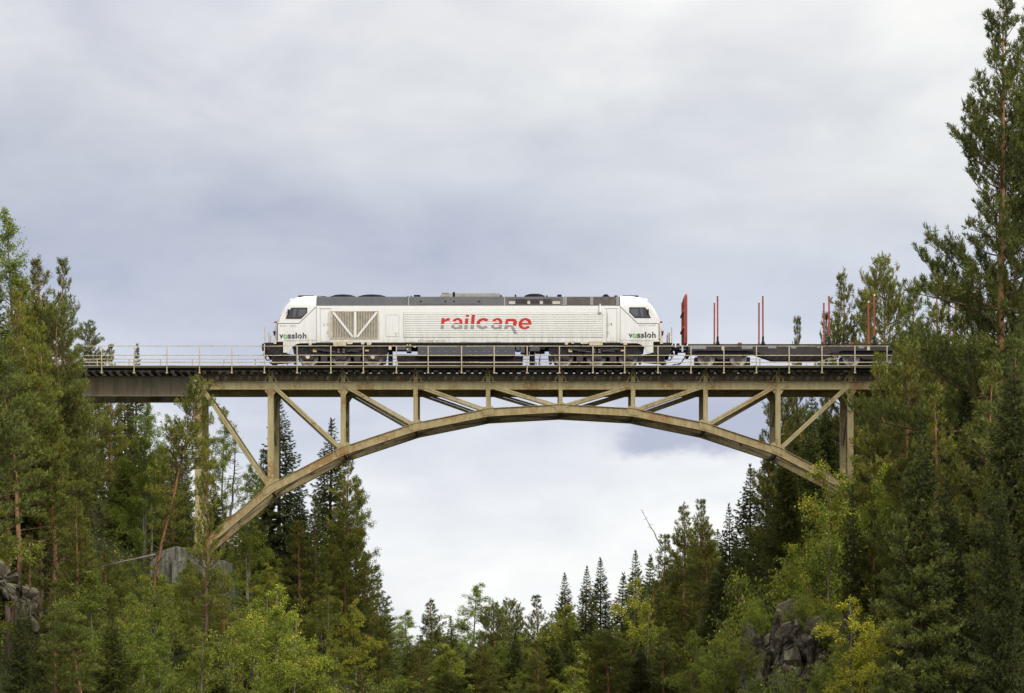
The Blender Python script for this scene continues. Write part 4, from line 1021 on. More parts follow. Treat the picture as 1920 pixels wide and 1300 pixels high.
# ------------------------------------------------------------------ foliage and bark materials
def leaf_mat(name, stops, trans=.25, hue=.03, val=.35, rough=.6, patch=None, scale=.5):
    """one colour per leaf or needle spray, drifting from branch to branch and from tree to tree"""
    m = bpy.data.materials.new(name); m.use_nodes = True; g = N(m.node_tree); g.n.clear()
    gm = g.new('ShaderNodeNewGeometry'); oi = g.new('ShaderNodeObjectInfo'); tcn = g.new('ShaderNodeTexCoord')
    isl = gm.outputs['Random Per Island']
    nz = g.noise(tcn.outputs['Object'], scale, 2, .5)
    f = g.math('ADD', g.math('MULTIPLY', g.math('POWER', isl, 1.4), .75), g.math('MULTIPLY', g.math('SUBTRACT', nz, .38), 1.15), clamp=True)
    c = g.ramp(f, stops)
    if patch:
        amt, pc = patch
        nz2 = g.noise(g.math('ADD', 0, 0) if False else tcn.outputs['Object'], .9, 2, .5)
        pm = g.ramp(g.math('ADD', g.math('MULTIPLY', nz2, .8), g.math('MULTIPLY', isl, .35)), [(amt, (0, 0, 0)), (amt + .05, (1, 1, 1))])
        c = g.mix(pm, c, (*pc, 1))
    hs = g.new('ShaderNodeHueSaturation')
    g.put(hs.inputs['Hue'], g.math('ADD', .5 - hue * .5, g.math('MULTIPLY', oi.outputs['Random'], hue)))
    g.put(hs.inputs['Value'], g.math('ADD', 1.04 - val * .5, g.math('MULTIPLY', g.math('FRACT', g.math('MULTIPLY', oi.outputs['Random'], 7.31)), val)))
    g.put(hs.inputs['Color'], c); c = hs.outputs[0]
    p = g.new('ShaderNodeBsdfPrincipled'); g.put(p.inputs['Base Color'], c); p.inputs['Roughness'].default_value = rough; p.inputs['Specular IOR Level'].default_value = .35
    t = g.new('ShaderNodeBsdfTranslucent'); g.put(t.inputs['Color'], g.mix(1.0, c, (1.0, 1.0, .6, 1), 'MULTIPLY'))
    mx = g.new('ShaderNodeMixShader'); mx.inputs[0].default_value = trans; g.l.new(p.outputs[0], mx.inputs[1]); g.l.new(t.outputs[0], mx.inputs[2])
    o = g.new('ShaderNodeOutputMaterial'); g.l.new(mx.outputs[0], o.inputs[0]); return m
K_PINE = leaf_mat('pine_needles', [(.0, (0.064, 0.077, 0.013)), (.35, (0.135, 0.153, 0.023)), (.7, (0.230, 0.233, 0.033)), (1, (0.351, 0.306, 0.048))])
K_PINEY = leaf_mat('pine_needles_autumn', [(.0, (0.053, 0.067, 0.010)), (.4, (0.113, 0.132, 0.018)), (.75, (0.189, 0.188, 0.022)), (1, (0.296, 0.242, 0.028))])
K_PINEB = leaf_mat('pine_needles_blue', [(.0, (0.055, 0.074, 0.014)), (.35, (0.116, 0.142, 0.027)), (.7, (0.190, 0.210, 0.040)), (1, (0.296, 0.280, 0.054))])
K_SPR = leaf_mat('spruce_needles', [(.0, (0.043, 0.056, 0.009)), (.4, (0.085, 0.104, 0.016)), (.75, (0.139, 0.154, 0.023)), (1, (0.229, 0.209, 0.033))], val=.3)
K_SPRD = leaf_mat('dark_shaded_spruce_needles', [(.0, (0.027, 0.038, 0.008)), (.45, (0.055, 0.071, 0.013)), (.8, (0.093, 0.108, 0.016)), (1, (0.161, 0.150, 0.023))], val=.25)  # dark needles, base colour darkened further for the shade among dense spruces
K_BIR = leaf_mat('birch_leaves', [(.0, (0.083, 0.112, 0.016)), (.4, (0.164, 0.206, 0.027)), (.75, (0.269, 0.294, 0.039)), (1, (0.418, 0.378, 0.054))], trans=.4)
K_BIRY = leaf_mat('turning_birch_leaves', [(.0, (0.095, 0.133, 0.021)), (.4, (0.202, 0.253, 0.033)), (.75, (0.353, 0.362, 0.041)), (1, (0.529, 0.459, 0.046))], trans=.4, patch=(.70, (.60, .52, .06)))
K_GOLD = leaf_mat('golden_leaves', [(.0, (.12, .13, .02)), (.4, (.34, .33, .03)), (.75, (.64, .60, .05)), (1, (.76, .74, .09))], trans=.4, hue=.01)
K_BIRP = leaf_mat('pale_birch_leaves', [(.0, (0.115, 0.154, 0.039)), (.4, (0.196, 0.253, 0.061)), (.75, (0.299, 0.352, 0.083)), (1, (0.437, 0.462, 0.110))], trans=.45, patch=(.76, (.58, .50, .08)))
K_UND = leaf_mat('undergrowth_leaves', [(.0, (0.040, 0.054, 0.010)), (.4, (0.095, 0.118, 0.018)), (.75, (0.173, 0.187, 0.023)), (1, (0.330, 0.264, 0.030))], scale=.35)

def bark(name, low, high, z0, z1):
    m, g, b = base_mat(name); b.inputs['Roughness'].default_value = .9; b.inputs['Specular IOR Level'].default_value = .15
    tcn = g.new('ShaderNodeTexCoord').outputs['Object']; sp = g.new('ShaderNodeSeparateXYZ'); g.l.new(tcn, sp.inputs[0])
    n = g.noise(g.comb(g.math('MULTIPLY', sp.outputs[0], 9), g.math('MULTIPLY', sp.outputs[1], 9), g.math('MULTIPLY', sp.outputs[2], 2.0)), 1.0, 5, .7)
    t = g.ramp(g.math('DIVIDE', g.math('SUBTRACT', g.math('ADD', sp.outputs[2], g.math('MULTIPLY', n, 2.0)), z0), z1 - z0, clamp=True), [(0, low), (1, high)])
    g.put(b.inputs['Base Color'], g.mix(g.ramp(n, [(.4, (0, 0, 0)), (.65, (.8, .8, .8))]), t, g.mix(1.0, t, (.42, .40, .42, 1), 'MULTIPLY')))
    bn = g.new('ShaderNodeBump'); bn.inputs['Strength'].default_value = .7; bn.inputs['Distance'].default_value = .04
    g.put(bn.inputs['Height'], n); g.l.new(bn.outputs[0], b.inputs['Normal']); return m
B_PINE = bark('pine_bark', (.17, .125, .095), (.36, .185, .095), 3, 8)
B_LIMB = bark('pine_limb_bark', (.15, .11, .08), (.17, .115, .075), 3, 8)
B_SPR = bark('spruce_bark', (.10, .085, .07), (.09, .07, .055), 3, 8)
B_BIR = bark('birch_bark', (.25, .235, .20), (.17, .14, .10), 3, 7)
B_DEAD = bark('dead_wood', (.28, .25, .215), (.34, .31, .27), 3, 8)

# ------------------------------------------------------------------ tree builders (numpy)
rng = np.random.default_rng(5)
def nrm(a): return a / np.maximum(np.linalg.norm(a, axis=-1, keepdims=True), 1e-9)
def cards(P, Dv, L, Wd):
    """slender rhombic blades"""
    n = len(P); sd_ = nrm(np.cross(Dv, rng.normal(size=(n, 3)))) * (Wd[:, None] / 2)
    mid = P + Dv * (L[:, None] * .45)
    return np.stack([P, mid + sd_, P + Dv * L[:, None], mid - sd_], 1)      # (n,4,3)
def quads_mesh(name, Q, mat, V=None, F=None):
    n = len(Q); me = bpy.data.meshes.new(name)
    me.vertices.add(n * 4); me.vertices.foreach_set('co', Q.reshape(-1).astype('f4'))
    me.loops.add(n * 4); me.loops.foreach_set('vertex_index', np.arange(n * 4, dtype='i4'))
    me.polygons.add(n); me.polygons.foreach_set('loop_start', np.arange(0, n * 4, 4, dtype='i4')); me.polygons.foreach_set('loop_total', np.full(n, 4, dtype='i4'))
    me.update(calc_edges=True); me.materials.append(mat); return me
def tube_mesh(name, tubes, mat):
    mb = MB()
    top = max(t[1][0] for t in tubes) * .5
    for pts, rad, n in tubes: mb.tube(pts, rad, n, 0 if rad[0] > top else 1)
    me = bpy.data.meshes.new(name); me.from_pydata([tuple(p) for p in mb.v], [], mb.f); me.materials.append(mat); me.materials.append(B_LIMB if mat is B_PINE else mat)
    me.polygons.foreach_set('material_index', mb.m)
    me.polygons.foreach_set('use_smooth', [True] * len(me.polygons)); me.update(); return me
def bez(p, d, L, curl, n=6, jit=.04):
    """a limb that starts along d and bends by curl (added to its z) along the way"""
    pts = [np.array(p, float)]; d = np.array(d, float)
    for i in range(n):
        d = d + np.array([rng.normal() * jit, rng.normal() * jit, curl / n + rng.normal() * jit * .6]); d /= np.linalg.norm(d)
        pts.append(pts[-1] + d * L / n)
    return np.array(pts)
def at_(pts, s):
    k = s * (len(pts) - 1); i = min(int(k), len(pts) - 2); return pts[i] + (pts[i + 1] - pts[i]) * (k - i), nrm(pts[i + 1] - pts[i])

class Tree:
    def __init__(s): s.shoots = []; s.tubes = []
    def tufts(s, K, L, Wd, spread, jitter=.05):
        A = np.array([a for a, _ in s.shoots]); B = np.array([b for _, b in s.shoots]); n = len(A)
        A = np.repeat(A, K, 0); B = np.repeat(B, K, 0); t = rng.random((n * K, 1))
        Dv = nrm(B + rng.normal(size=A.shape) * spread); P = A + B * t * L * .9 + rng.normal(size=A.shape) * jitter * .3
        return cards(P, Dv, L * rng.uniform(.7, 1.3, n * K), Wd * rng.uniform(.7, 1.3, n * K))

def pine(H, base, Rm, prof, seed, dens=1.0, updir=.55, r0=.17, K=8, dead=10, wob=.1):
    global rng; rng = np.random.default_rng(seed); T = Tree()
    zs = np.linspace(0, H, 9); tx = np.cumsum(rng.normal(size=9) * wob); ty = np.cumsum(rng.normal(size=9) * wob * .6); tx -= tx[0]; ty -= ty[0]
    trunk = np.stack([tx, ty, zs], 1); tr = lambda t: r0 * (1 - t) ** .75 * (1 - .15 * t) + .012
    T.tubes.append((trunk, [tr(z / H) * (1.3 if z == 0 else 1) for z in zs], 10))
    z = base
    while z < H - .15:
        t = (z - base) / (H - base); Lb = Rm * prof(t); k = rng.integers(3, 6) if t < .85 else 3; a0 = rng.random() * 6.28
        for j in range(k):
            a = a0 + 6.28 * j / k + rng.normal() * .3; L = max(.25, Lb * rng.uniform(.6, 1.18)); e = -.15 + t * .75 + rng.normal() * .15
            if rng.random() < .10: continue
            p, _ = at_(trunk, z / H); d = np.array([math.cos(a) * math.cos(e), math.sin(a) * math.cos(e), math.sin(e)])
            br = bez(p, d, L, updir * rng.uniform(.5, 1.3), 6, .07)
            T.tubes.append((br, list(np.linspace(max(.012, .012 + .013 * L * (1 - .4 * t)), .008, len(br))), 5))
            ns = max(3, int(L * 6.2 * dens))
            for q in range(ns):
                s_ = .22 + .78 * (q + rng.random()) / ns if L > 1 else .1 + .9 * (q + rng.random()) / ns
                P, Dd = at_(br, min(s_, .999)); sl = (.50 * L * (1.15 - s_) ** .8 + .18) * rng.uniform(.6, 1.2); sl = min(sl, 1.4)
                sidev = nrm(np.cross(Dd, [0, 0, 1])); sg = 1 if q % 2 else -1
                d2 = nrm(Dd * .65 + sidev * sg * rng.uniform(.5, 1.0) + np.array([0, 0, rng.uniform(.0, .5)]))
                sb = bez(P, d2, sl, .55, 3, .10)
                if sl > .35: T.tubes.append((sb, [.010, .008, .006, .005], 3))
                nt = max(3, int(sl * 9.0 * dens))
                for w__ in range(nt):
                    P2, D2 = at_(sb, min(.999, .25 + .75 * (w__ + rng.random()) / nt))
                    T.shoots.append((P2, nrm(D2 * .6 + np.array([rng.normal() * .45, rng.normal() * .45, .65 + rng.normal() * .2])) * rng.uniform(.8, 1.25)))
            T.shoots.append((br[-1], nrm(br[-1] - br[-2]) * 1.2))
        z += .26 + .22 * (1 - t) + rng.random() * .16
    for k in range(4): T.shoots.append((trunk[-1] - [0, 0, .1 * k], np.array([rng.normal() * .15, rng.normal() * .15, 1.3])))
    for k in range(dead):                                   # bare broken limbs below the crown
        z = base * rng.uniform(.25, 1.0); a = rng.random() * 6.28; p, _ = at_(trunk, z / H)
        br = bez(p, [math.cos(a), math.sin(a), rng.uniform(-.2, .25)], rng.uniform(.4, 1.7), rng.uniform(-.5, .3), 5, .14); T.tubes.append((br, list(np.linspace(.028, .006, 6)), 4))
    Q = T.tufts(int(K * 1.5), .165, .028, .50)
    return dict(H=H, R=Rm, trunk=T.tubes, Q=Q)

def spruce(H, base, Rm, seed, dens=1.0, droop=.5, r0=.15, pw=.85, K=5):
    global rng; rng = np.random.default_rng(seed); T = Tree(); P_ = []; D_ = []; L_ = []
    zs = np.linspace(0, H, 7); tx = np.cumsum(rng.normal(size=7) * .05); tx -= tx[0]
    trunk = np.stack([tx, tx * .3, zs], 1); T.tubes.append((trunk, [r0 * (1 - z / H) ** .85 + .01 for z in zs], 8))
    z = base; 
    while z < H - .1:
        t = (z - base) / (H - base); Lb = Rm * (1 - t) ** pw * (1 - .35 * max(0, .2 - t) / .2) + .05; k = rng.integers(5, 8); a0 = rng.random() * 6.28
        for j in range(k):
            a = a0 + 6.28 * j / k + rng.normal() * .25; L = Lb * rng.uniform(.62, 1.2); e = .30 * t + .05 + 1.1 * max(0, t - .75) + rng.normal() * .08
            p, _ = at_(trunk, z / H); d = np.array([math.cos(a), math.sin(a), e - droop * .45 * (1 - t)])
            br = bez(p, d, L, droop * .55 * (1 - t) + .10, 6, .04)
            if L > .5: T.tubes.append((br, list(np.linspace(.012 + .012 * L, .005, 7)), 4))
            ns = max(3, int(L * 9 * dens))
            for q in range(ns):
                s_ = .12 + .88 * (q + rng.random()) / ns; P, Dd = at_(br, min(s_, .999))
                sl = min(.75, (.34 * L * (1.1 - s_) + .16)) * rng.uniform(.6, 1.25); sidev = nrm(np.cross(Dd, [0, 0, 1])) * (1 if q % 2 else -1)
                d2 = nrm(Dd * .7 + sidev * rng.uniform(.4, .9) + np.array([0, 0, -.30 - .35 * (1 - t) + rng.normal() * .15]))
                m_ = max(1, int(sl / .13))
                for w__ in range(m_):
                    P_.append(P + d2 * sl * w__ / m_ + [0, 0, -.02 * w__]); D_.append(nrm(d2 + [0, 0, -.12 * w__])); L_.append(rng.uniform(.17, .27) * (1 if t < .85 else max(.45, 1 - (t - .85) * 4)))
            P_.append(br[-1]); D_.append(nrm(br[-1] - br[-2])); L_.append(.22 if t < .85 else .12)
        z += .15 + .16 * (1 - t) + rng.random() * .09
    
    for k in range(7): P_.append(trunk[-1] - [0, 0, .55 - .1 * k]); D_.append(np.array([rng.normal() * .35, rng.normal() * .35, 1.])); L_.append(.20)
    P_.append(trunk[-1]); D_.append(np.array([0, 0, 1.])); L_.append(.35)
    A = np.repeat(np.array(P_), K, 0); B = np.repeat(np.array(D_), K, 0); L = np.repeat(np.array(L_), K)
    Q = cards(A + rng.normal(size=A.shape) * .012, nrm(B + rng.normal(size=A.shape) * .28), L, L * rng.uniform(.16, .28, len(L)))
    return dict(H=H, R=Rm, trunk=T.tubes, Q=Q)

def birch(H, base, Rm, seed, nleaf=24000, size=.070, hang=.35, r0=.09, stems=1):
    global rng; rng = np.random.default_rng(seed); T = Tree(); tw = []
    for sn in range(stems):
        zs = np.linspace(0, H * (1 - .15 * sn), 8); lean = rng.normal() * (.03 + .05 * sn); tx = zs * lean + np.cumsum(rng.normal(size=8) * .09); ty = zs * rng.normal() * .03; tx -= tx[0]
        trunk = np.stack([tx, ty, zs], 1); T.tubes.append((trunk, [r0 * (1 - z / (H * 1.02)) ** .8 + .008 for z in zs], 7))
        nb = int(34 / stems) + 4
        for k in range(nb):
            t = (k + rng.random()) / nb; z = base + (zs[-1] - base) * t; a = rng.random() * 6.28
            L = Rm * (math.sin(min(1, (1 - t) * 1.25 + .12) * 1.57)) * (.55 + .45 * min(1, t * 4 + .3)) * rng.uniform(.65, 1.25)
            p, _ = at_(trunk, z / zs[-1] * .999); e = .5 + .5 * t
            br = bez(p, [math.cos(a) * math.cos(e), math.sin(a) * math.cos(e), math.sin(e)], L, -hang, 6, .10); T.tubes.append((br, list(np.linspace(.014 + .006 * L, .005, 7)), 4))
            for q in range(max(4, int(L * 6))):
                s_ = .2 + .8 * rng.random(); P, Dd = at_(br, min(.999, s_)); d2 = nrm(Dd * .5 + rng.normal(size=3) * .6)
                sb = bez(P, d2, rng.uniform(.3, .8) * min(1, L), -hang * 1.6, 3, .12); tw.append(sb)
    tw_ = np.array(tw); n = len(tw_); i = rng.integers(0, n, nleaf); s_ = rng.random(nleaf) * 2.999; k = s_.astype(int); f = (s_ - k)[:, None]
    P = tw_[i, k] * (1 - f) + tw_[i, k + 1] * f + rng.normal(size=(nleaf, 3)) * .075
    for sb in tw[::3]: T.tubes.append((sb, [.006, .005, .004, .003], 3))
    Dv = nrm(rng.normal(size=(nleaf, 3)) + [0, 0, -.5]); L = size * rng.uniform(.7, 1.3, nleaf)
    Q = cards(P, Dv, L, L * .72)
    return dict(H=H, R=Rm, trunk=T.tubes, Q=Q)

P_CONE = lambda t: (1 - t) ** .75 * (.75 + .25 * min(1, t * 5)) + .04
P_ROUND = lambda t: math.sqrt(max(0, 1 - (max(0, t - .15) / .85) ** 2.2)) * (.65 + .35 * min(1, t * 3))
P_TALL = lambda t: (1 - t) ** .80 * (.70 + .30 * min(1, t * 6)) * (1 + .28 * math.sin(t * 27 + 1)) + .06
PROTO = {}
def proto(kind, spec, leaf, bk):
    PROTO[kind] = dict(H=spec['H'], R=spec['R'], crown=quads_mesh('crown', spec['Q'], leaf), trunk=tube_mesh('trunk', spec['trunk'], bk))
proto('pine_cone', pine(13, 2.0, 2.4, P_CONE, 1), K_PINE, B_PINE)
proto('pine_cone_b', pine(13, 3.6, 2.1, P_CONE, 2), K_PINE, B_PINE)
proto('pine_round', pine(14, 6.4, 2.5, P_ROUND, 3, r0=.16), K_PINE, B_PINE)
proto('pine_round_b', pine(14, 5.0, 2.6, P_ROUND, 4, wob=.16), K_PINE, B_PINE)
proto('pine_low', pine(12, 1.2, 2.6, P_TALL, 8, dens=.95), K_PINE, B_PINE)
proto('pine_tall', pine(25, 6.5, 4.6, P_TALL, 5, dens=.92, r0=.27, dead=22, K=10, wob=.06), K_PINE, B_PINE)
proto('pine_slim', pine(15, 7.6, 1.7, P_ROUND, 6, r0=.125, dead=16, wob=.2), K_PINE, B_PINE)
proto('spruce', spruce(15, .9, 2.4, 11), K_SPR, B_SPR)
proto('spruce_b', spruce(15, 1.5, 2.1, 12, droop=.7), K_SPR, B_SPR)
proto('spruce_slim', spruce(13, 1.0, 1.45, 13, pw=.75), K_SPR, B_SPR)
proto('spruce_big', spruce(17, .6, 3.3, 14, dens=1.15, droop=.9), K_SPRD, B_SPR)
proto('birch', birch(9, 1.6, 1.9, 21), K_BIR, B_BIR)
proto('birch_b', birch(8, .9, 1.9, 22, stems=2), K_BIR, B_BIR)
proto('birch_tall', birch(12, 4.2, 1.8, 23, 20000), K_BIR, B_BIR)
proto('bush', birch(3.2, .2, 1.5, 24, 12000, stems=3, r0=.03), K_BIR, B_BIR)

NAMES = {'pine': 'pine_tree', 'spruce': 'spruce_tree', 'birch': 'birch_tree', 'bush': 'bush'}
CATS = {'pine': 'pine tree', 'spruce': 'spruce tree', 'birch': 'birch tree', 'bush': 'bush'}
TREES = []
def tree(kind, px, pt, d, wide=1.0, label='', mat=None, group=None, lean=0.0, hmin=None, H=None, rot=None):
    """crown top seen at (px, pt), standing d metres from the camera, foot on the terrain"""
    Y = d + CAMY; X = WX(px, Y); zt = HZ(pt, Y); pr = PROTO[kind]; z0 = terrain(X, Y) - .25
    if H: z0 = zt - H
    h = max(zt - z0, 1.5); s = h / pr['H']; fam = kind.split('_')[0]
    if lean: X -= math.tan(lean) * h
    o = thing(NAMES[fam], label, CATS[fam], (X, Y, z0), group)
    sxy = wide * (.22 + .78 * s if s < 1 else 1 + .28 * (min(s, 1.9) - 1))
    o.scale = (sxy, sxy, s); o.rotation_euler = (0, lean, rot if rot is not None else random.uniform(0, 6.28))
    if lean: o.rotation_euler = (0, lean, 0)
    for nm in ('trunk', 'crown'):
        c = link(bpy.data.objects.new(nm, pr[nm])); c.parent = o
        if nm == 'crown' and mat: c.material_slots[0].link = 'OBJECT'; c.material_slots[0].material = mat
    TREES.append((X, Y, o)); return o

# ---- trees one can pick out in the photograph: left bank
T_ = tree
T_('birch_tall', 18, 418, 150, 1.25, 'pale birch with a few yellow sprays, highest crown at the far left edge', K_BIRP)
T_('pine_cone_b', 72, 488, 148, 1.2, 'broad pine just right of the tall birch at the left edge')
T_('pine_cone', 119, 497, 152, .95, 'slender pine with a pointed tip, right edge of the tall left group', K_PINEB)
T_('pine_low', 15, 560, 140, .9, 'dark bushy pine filling the left edge below the birch')
T_('pine_cone', 40, 535, 145, 1.3, 'green pine between the tall birch and the broad pine at the left edge', K_PINE)
T_('pine_round_b', 100, 585, 146, .9, 'round topped pine in front of the slender pointed one on the left', K_PINEB)
T_('pine_low', 78, 640, 142, .8, 'drooping green pine that covers the left end of the bridge deck')
T_('pine_round', 22, 700, 132, 1.0, 'pine with a bare grey trunk beside the riveted pier', K_PINEY)
T_('pine_slim', 187, 609, 186, 1.0, 'small open pine standing up behind the railing on the left', K_PINEB)
T_('pine_cone', 208, 654, 184, .7, 'low pine top poking above the left railing, beside the taller one')
T_('spruce_slim', 256, 652, 192, .9, 'narrow spruce top just visible behind the railing at left')
T_('pine_round_b', 172, 740, 172, 1.0, 'pine with a straight orange trunk in the shade below the left girder')
T_('pine_round', 60, 760, 170, 1.0, 'shaded pine behind the riveted pier at the far left')
T_('pine_cone_b', 118, 742, 176, 1.0, 'dense pine right behind the ladder of the left pier')
T_('spruce', 232, 700, 196, 1.0, 'tall dark spruce with a black trunk below the left girder', K_SPRD)
T_('birch_tall', 285, 760, 178, 1.0, 'light green birch below the right end of the left girder', K_BIRP)
T_('pine_slim', 345, 708, 150, .95, 'leaning pine with a long bare pink trunk, its crown against the left truss end', None, None, R(7.2), H=15.8)
T_('pine_low', 384, 835, 145, .62, 'narrow dark pine in front of the left arch foot')
T_('birch_tall', 425, 775, 186, 1.05, 'yellow green birch seen through the first bay of the truss', K_BIRP)
T_('birch', 470, 880, 182, .8, 'small birch between the dead snag and the arch', K_BIR)
T_('spruce', 527, 752, 190, 1.35, 'spruce rising behind the second truss post on the left', K_SPRD)
T_('pine_cone', 491, 850, 190, .8, 'pine top against the long first diagonal')
T_('spruce_b', 626, 792, 184, 1.35, 'thin topped spruce poking above the arch, left of centre')
T_('pine_cone', 648, 862, 180, 1.05, 'tall pine just below the arch with a red brown trunk', K_PINE)
T_('birch_tall', 676, 905, 178, .95, 'birch with a few gold leaves on the right edge of the left bank', K_BIR)
T_('pine_low', 690, 1050, 174, .8, 'bushy pine on the lower right edge of the left bank')
T_('spruce', 560, 905, 176, .9, 'dark spruce under the arch between the snag and the tall pine', K_SPRD)
T_('pine_cone', 590, 940, 172, .9, 'green pine in the middle of the left bank below the arch', K_PINEB)
T_('birch_b', 465, 985, 166, 1.0, 'bright green birch below the arch foot', K_BIR)
T_('birch', 500, 1060, 160, 1.0, 'yellow green birch left of the brown rock', K_BIRY)
T_('birch', 432, 1075, 158, .9, 'slender green birch right of the concrete abutment')
T_('birch_b', 338, 1078, 146, .95, 'bright yellow green birch in front of the concrete abutment', K_BIRY)
T_('birch', 225, 1062, 138, .9, 'green birch below the fallen branch')
T_('birch_b', 262, 1110, 134, .9, 'low green birch left of the leaning bare trunk', K_BIR)
T_('pine_low', 60, 1010, 128, .8, 'dull green pine behind the lichen boulder', K_PINEY)
T_('spruce_b', 150, 985, 128, 1.0, 'dull spruce in front of the left hillside', K_SPRD)
T_('spruce', 40, 1130, 108, .8, 'dark spruce in the bottom left corner', K_SPRD)
T_('pine_cone', 105, 1100, 112, .8, 'young pine right of the lichen boulder', K_PINEY)
T_('birch_b', 610, 1100, 156, 1.0, 'leafy birch right of the brown rock', K_BIR)
T_('birch', 668, 1130, 160, 1.0, 'leafy birch at the lower right end of the left bank', K_BIRY)
T_('bush', 470, 1150, 150, 1.1, 'yellow bush above the small rock at the left bank', K_BIRY)
T_('bush', 430, 1195, 140, 1.1, 'olive bush low on the left bank, under the yellow one', K_BIRY)
T_('pine_cone_b', 716, 1165, 178, .8, 'small pine at the right foot of the left bank')
# ---- valley behind the bridge
far = 'trees closing the valley under the arch'
for a in (('birch', 765, 1150, 262, 1.0, 'pale birch, first tree right of the left bank', K_BIRP), ('pine_cone_b', 808, 1125, 258, .95, 'open topped pine between two pale birches in the valley', K_PINEY),
          ('birch_tall', 884, 1103, 262, 1.15, 'tallest pale birch in the middle of the valley', K_BIRP), ('spruce_slim', 846, 1160, 240, .9, 'green spruce left of the tall pale birch', K_SPR),
          ('pine_round', 927, 1137, 250, .75, 'left one of two round pine tops in the middle of the valley', K_PINEB), ('pine_round_b', 958, 1131, 252, .75, 'right one of two round pine tops in the middle of the valley', K_PINEB),
          ('pine_cone', 1010, 1122, 250, .9, 'grey green pine left of the first pointed spruce', K_PINEB), ('spruce_b', 1036, 1150, 236, .9, 'dark spruce beside the first pointed spruce', K_SPRD),
          ('spruce', 1061, 1079, 240, .85, 'first of three pointed spruces in the valley, counted from the left', K_SPR), ('spruce_b', 1103, 1067, 240, .85, 'second of three pointed spruces in the valley, counted from the left', K_SPR),
          ('spruce', 1128, 1051, 242, .85, 'third and tallest of three pointed spruces in the valley', K_SPRD), ('spruce_slim', 1167, 1080, 230, 1.0, 'small spruce right of the three pointed ones', K_SPR),
          ('spruce', 1194, 1038, 232, .85, 'pointed spruce left of the leaning bare pole', K_SPR), ('spruce_slim', 1218, 1046, 232, .9, 'very narrow spruce left of the leaning bare pole', K_SPR),
          ('pine_cone', 1243, 1010, 226, .95, 'dense pine at the foot of the leaning bare pole', K_PINEB), ('pine_cone_b', 1283, 948, 222, .85, 'tall thin pine on the valley edge', K_PINE),
          ('pine_cone', 1311, 945, 220, .8, 'tall pine right of its twin on the valley edge', K_PINEB), ('pine_slim', 1334, 976, 218, .8, 'shorter pine right of the tall twins', K_PINE),
          ('birch_b', 1200, 1092, 212, .9, 'bright green birch in front of the valley spruces', K_BIRY), ('pine_cone_b', 1282, 1095, 206, 1.0, 'dull green pine low on the right side of the valley', K_PINEY),
          ('pine_low', 1150, 1180, 196, .8, 'wide pine in the valley with a reddish bare stem', K_PINE), ('pine_cone', 785, 1195, 205, .9, 'broad pine low in the valley near the left bank', K_PINEY),
          ('birch', 835, 1215, 195, 1.1, 'yellowish birch low in the valley', K_BIRY), ('pine_cone_b', 905, 1200, 210, 1.0, 'brownish pine low in the middle of the valley', K_PINEY),
          ('spruce', 965, 1190, 208, .95, 'dark spruce low in the middle of the valley', K_SPRD), ('spruce_b', 1060, 1165, 212, .95, 'green spruce under the pointed ones', K_SPR), ('pine_cone', 1010, 1205, 196, .9, 'pine in front of the valley spruces', K_PINE)):
    T_(a[0], a[1], a[2], a[3], a[4] * 1.35, a[5], a[6], far)
# ---- right bank
T_('spruce', 1407, 877, 196, 1.25, 'pointed dark spruce standing clear of the arch on the right', K_SPRD)
T_('spruce_b', 1366, 950, 198, 1.0, 'dark spruce left of the pointed one', K_SPRD)
T_('pine_low', 1440, 862, 190, .9, 'dark pine touching the underside of the arch on the right', K_PINEB)
T_('pine_cone', 1492, 608, 196, .62, 'small pine top behind the wagon, alone against the sky')
T_('pine_cone_b', 1582, 514, 192, 1.1, 'pine with an open layered crown behind the red stakes', K_PINE)
T_('pine_round', 1668, 496, 190, .98, 'round crowned pine behind the last stake of the wagon', K_PINE)
T_('pine_cone', 1548, 600, 194, .8, 'low pine behind the third pair of stakes', K_PINEB)
T_('pine_cone_b', 1625, 575, 186, .9, 'bright pine between the two tall ones behind the wagon')
for px, pt, d, k, m_, l_ in ((1470, 752, 188, 'pine_round_b', K_PINEY, 'shaded pine seen through the bay left of the last posts'), (1520, 735, 190, 'spruce', K_SPRD, 'black green spruce filling the last bay of the truss'),
                             (1555, 748, 186, 'spruce_big', K_SPRD, 'broad dark spruce behind the last truss post'), (1490, 790, 182, 'spruce_big', K_SPRD, 'dark spruce just above the right end of the arch'),
                             (1620, 700, 180, 'pine_low', K_PINEB, 'dark pine right of the last truss post')):
    T_(k, px, pt, d, .95, l_, m_)
T_('pine_low', 1655, 676, 150, .85, 'bright young pine in front of the right end of the truss', K_PINE)
T_('pine_round_b', 1705, 660, 147, 1.0, 'pine covering the right end of the wagon')
T_('pine_cone_b', 1712, 540, 158, 1.1, 'pine left of the tallest one, its tip among the skyline', K_PINEB)
T_('pine_cone', 1762, 506, 152, 1.1, 'green pine between the round pine and the tallest one', K_PINEB)
T_('pine_low', 1800, 575, 146, 1.1, 'dense pine below the long branches of the tallest one', K_PINE)
T_('pine_tall', 1876, 3, 122, 1.06, 'tallest pine with an orange trunk, rising to the top of the picture at right', K_PINEB, rot=2.4)
T_('pine_tall', 1940, 24, 124, 1.0, 'tall pine half cut off by the right edge of the picture', K_PINEB, rot=.7)
T_('pine_low', 1860, 610, 132, .9, 'dark pine behind the orange trunk')
T_('pine_cone', 1750, 700, 134, 1.1, 'olive pine below the end of the bridge', K_PINEY)
T_('pine_slim', 1812, 790, 116, 1.3, 'thin pine with a pinkish trunk and yellowing needles, low on the right', K_PINEY)
T_('spruce_big', 1900, 640, 100, .75, 'big dark spruce at the right edge with hanging sprays', K_SPRD)
T_('spruce_big', 1880, 900, 86, .6, 'dark spruce in the bottom right corner', K_SPRD)
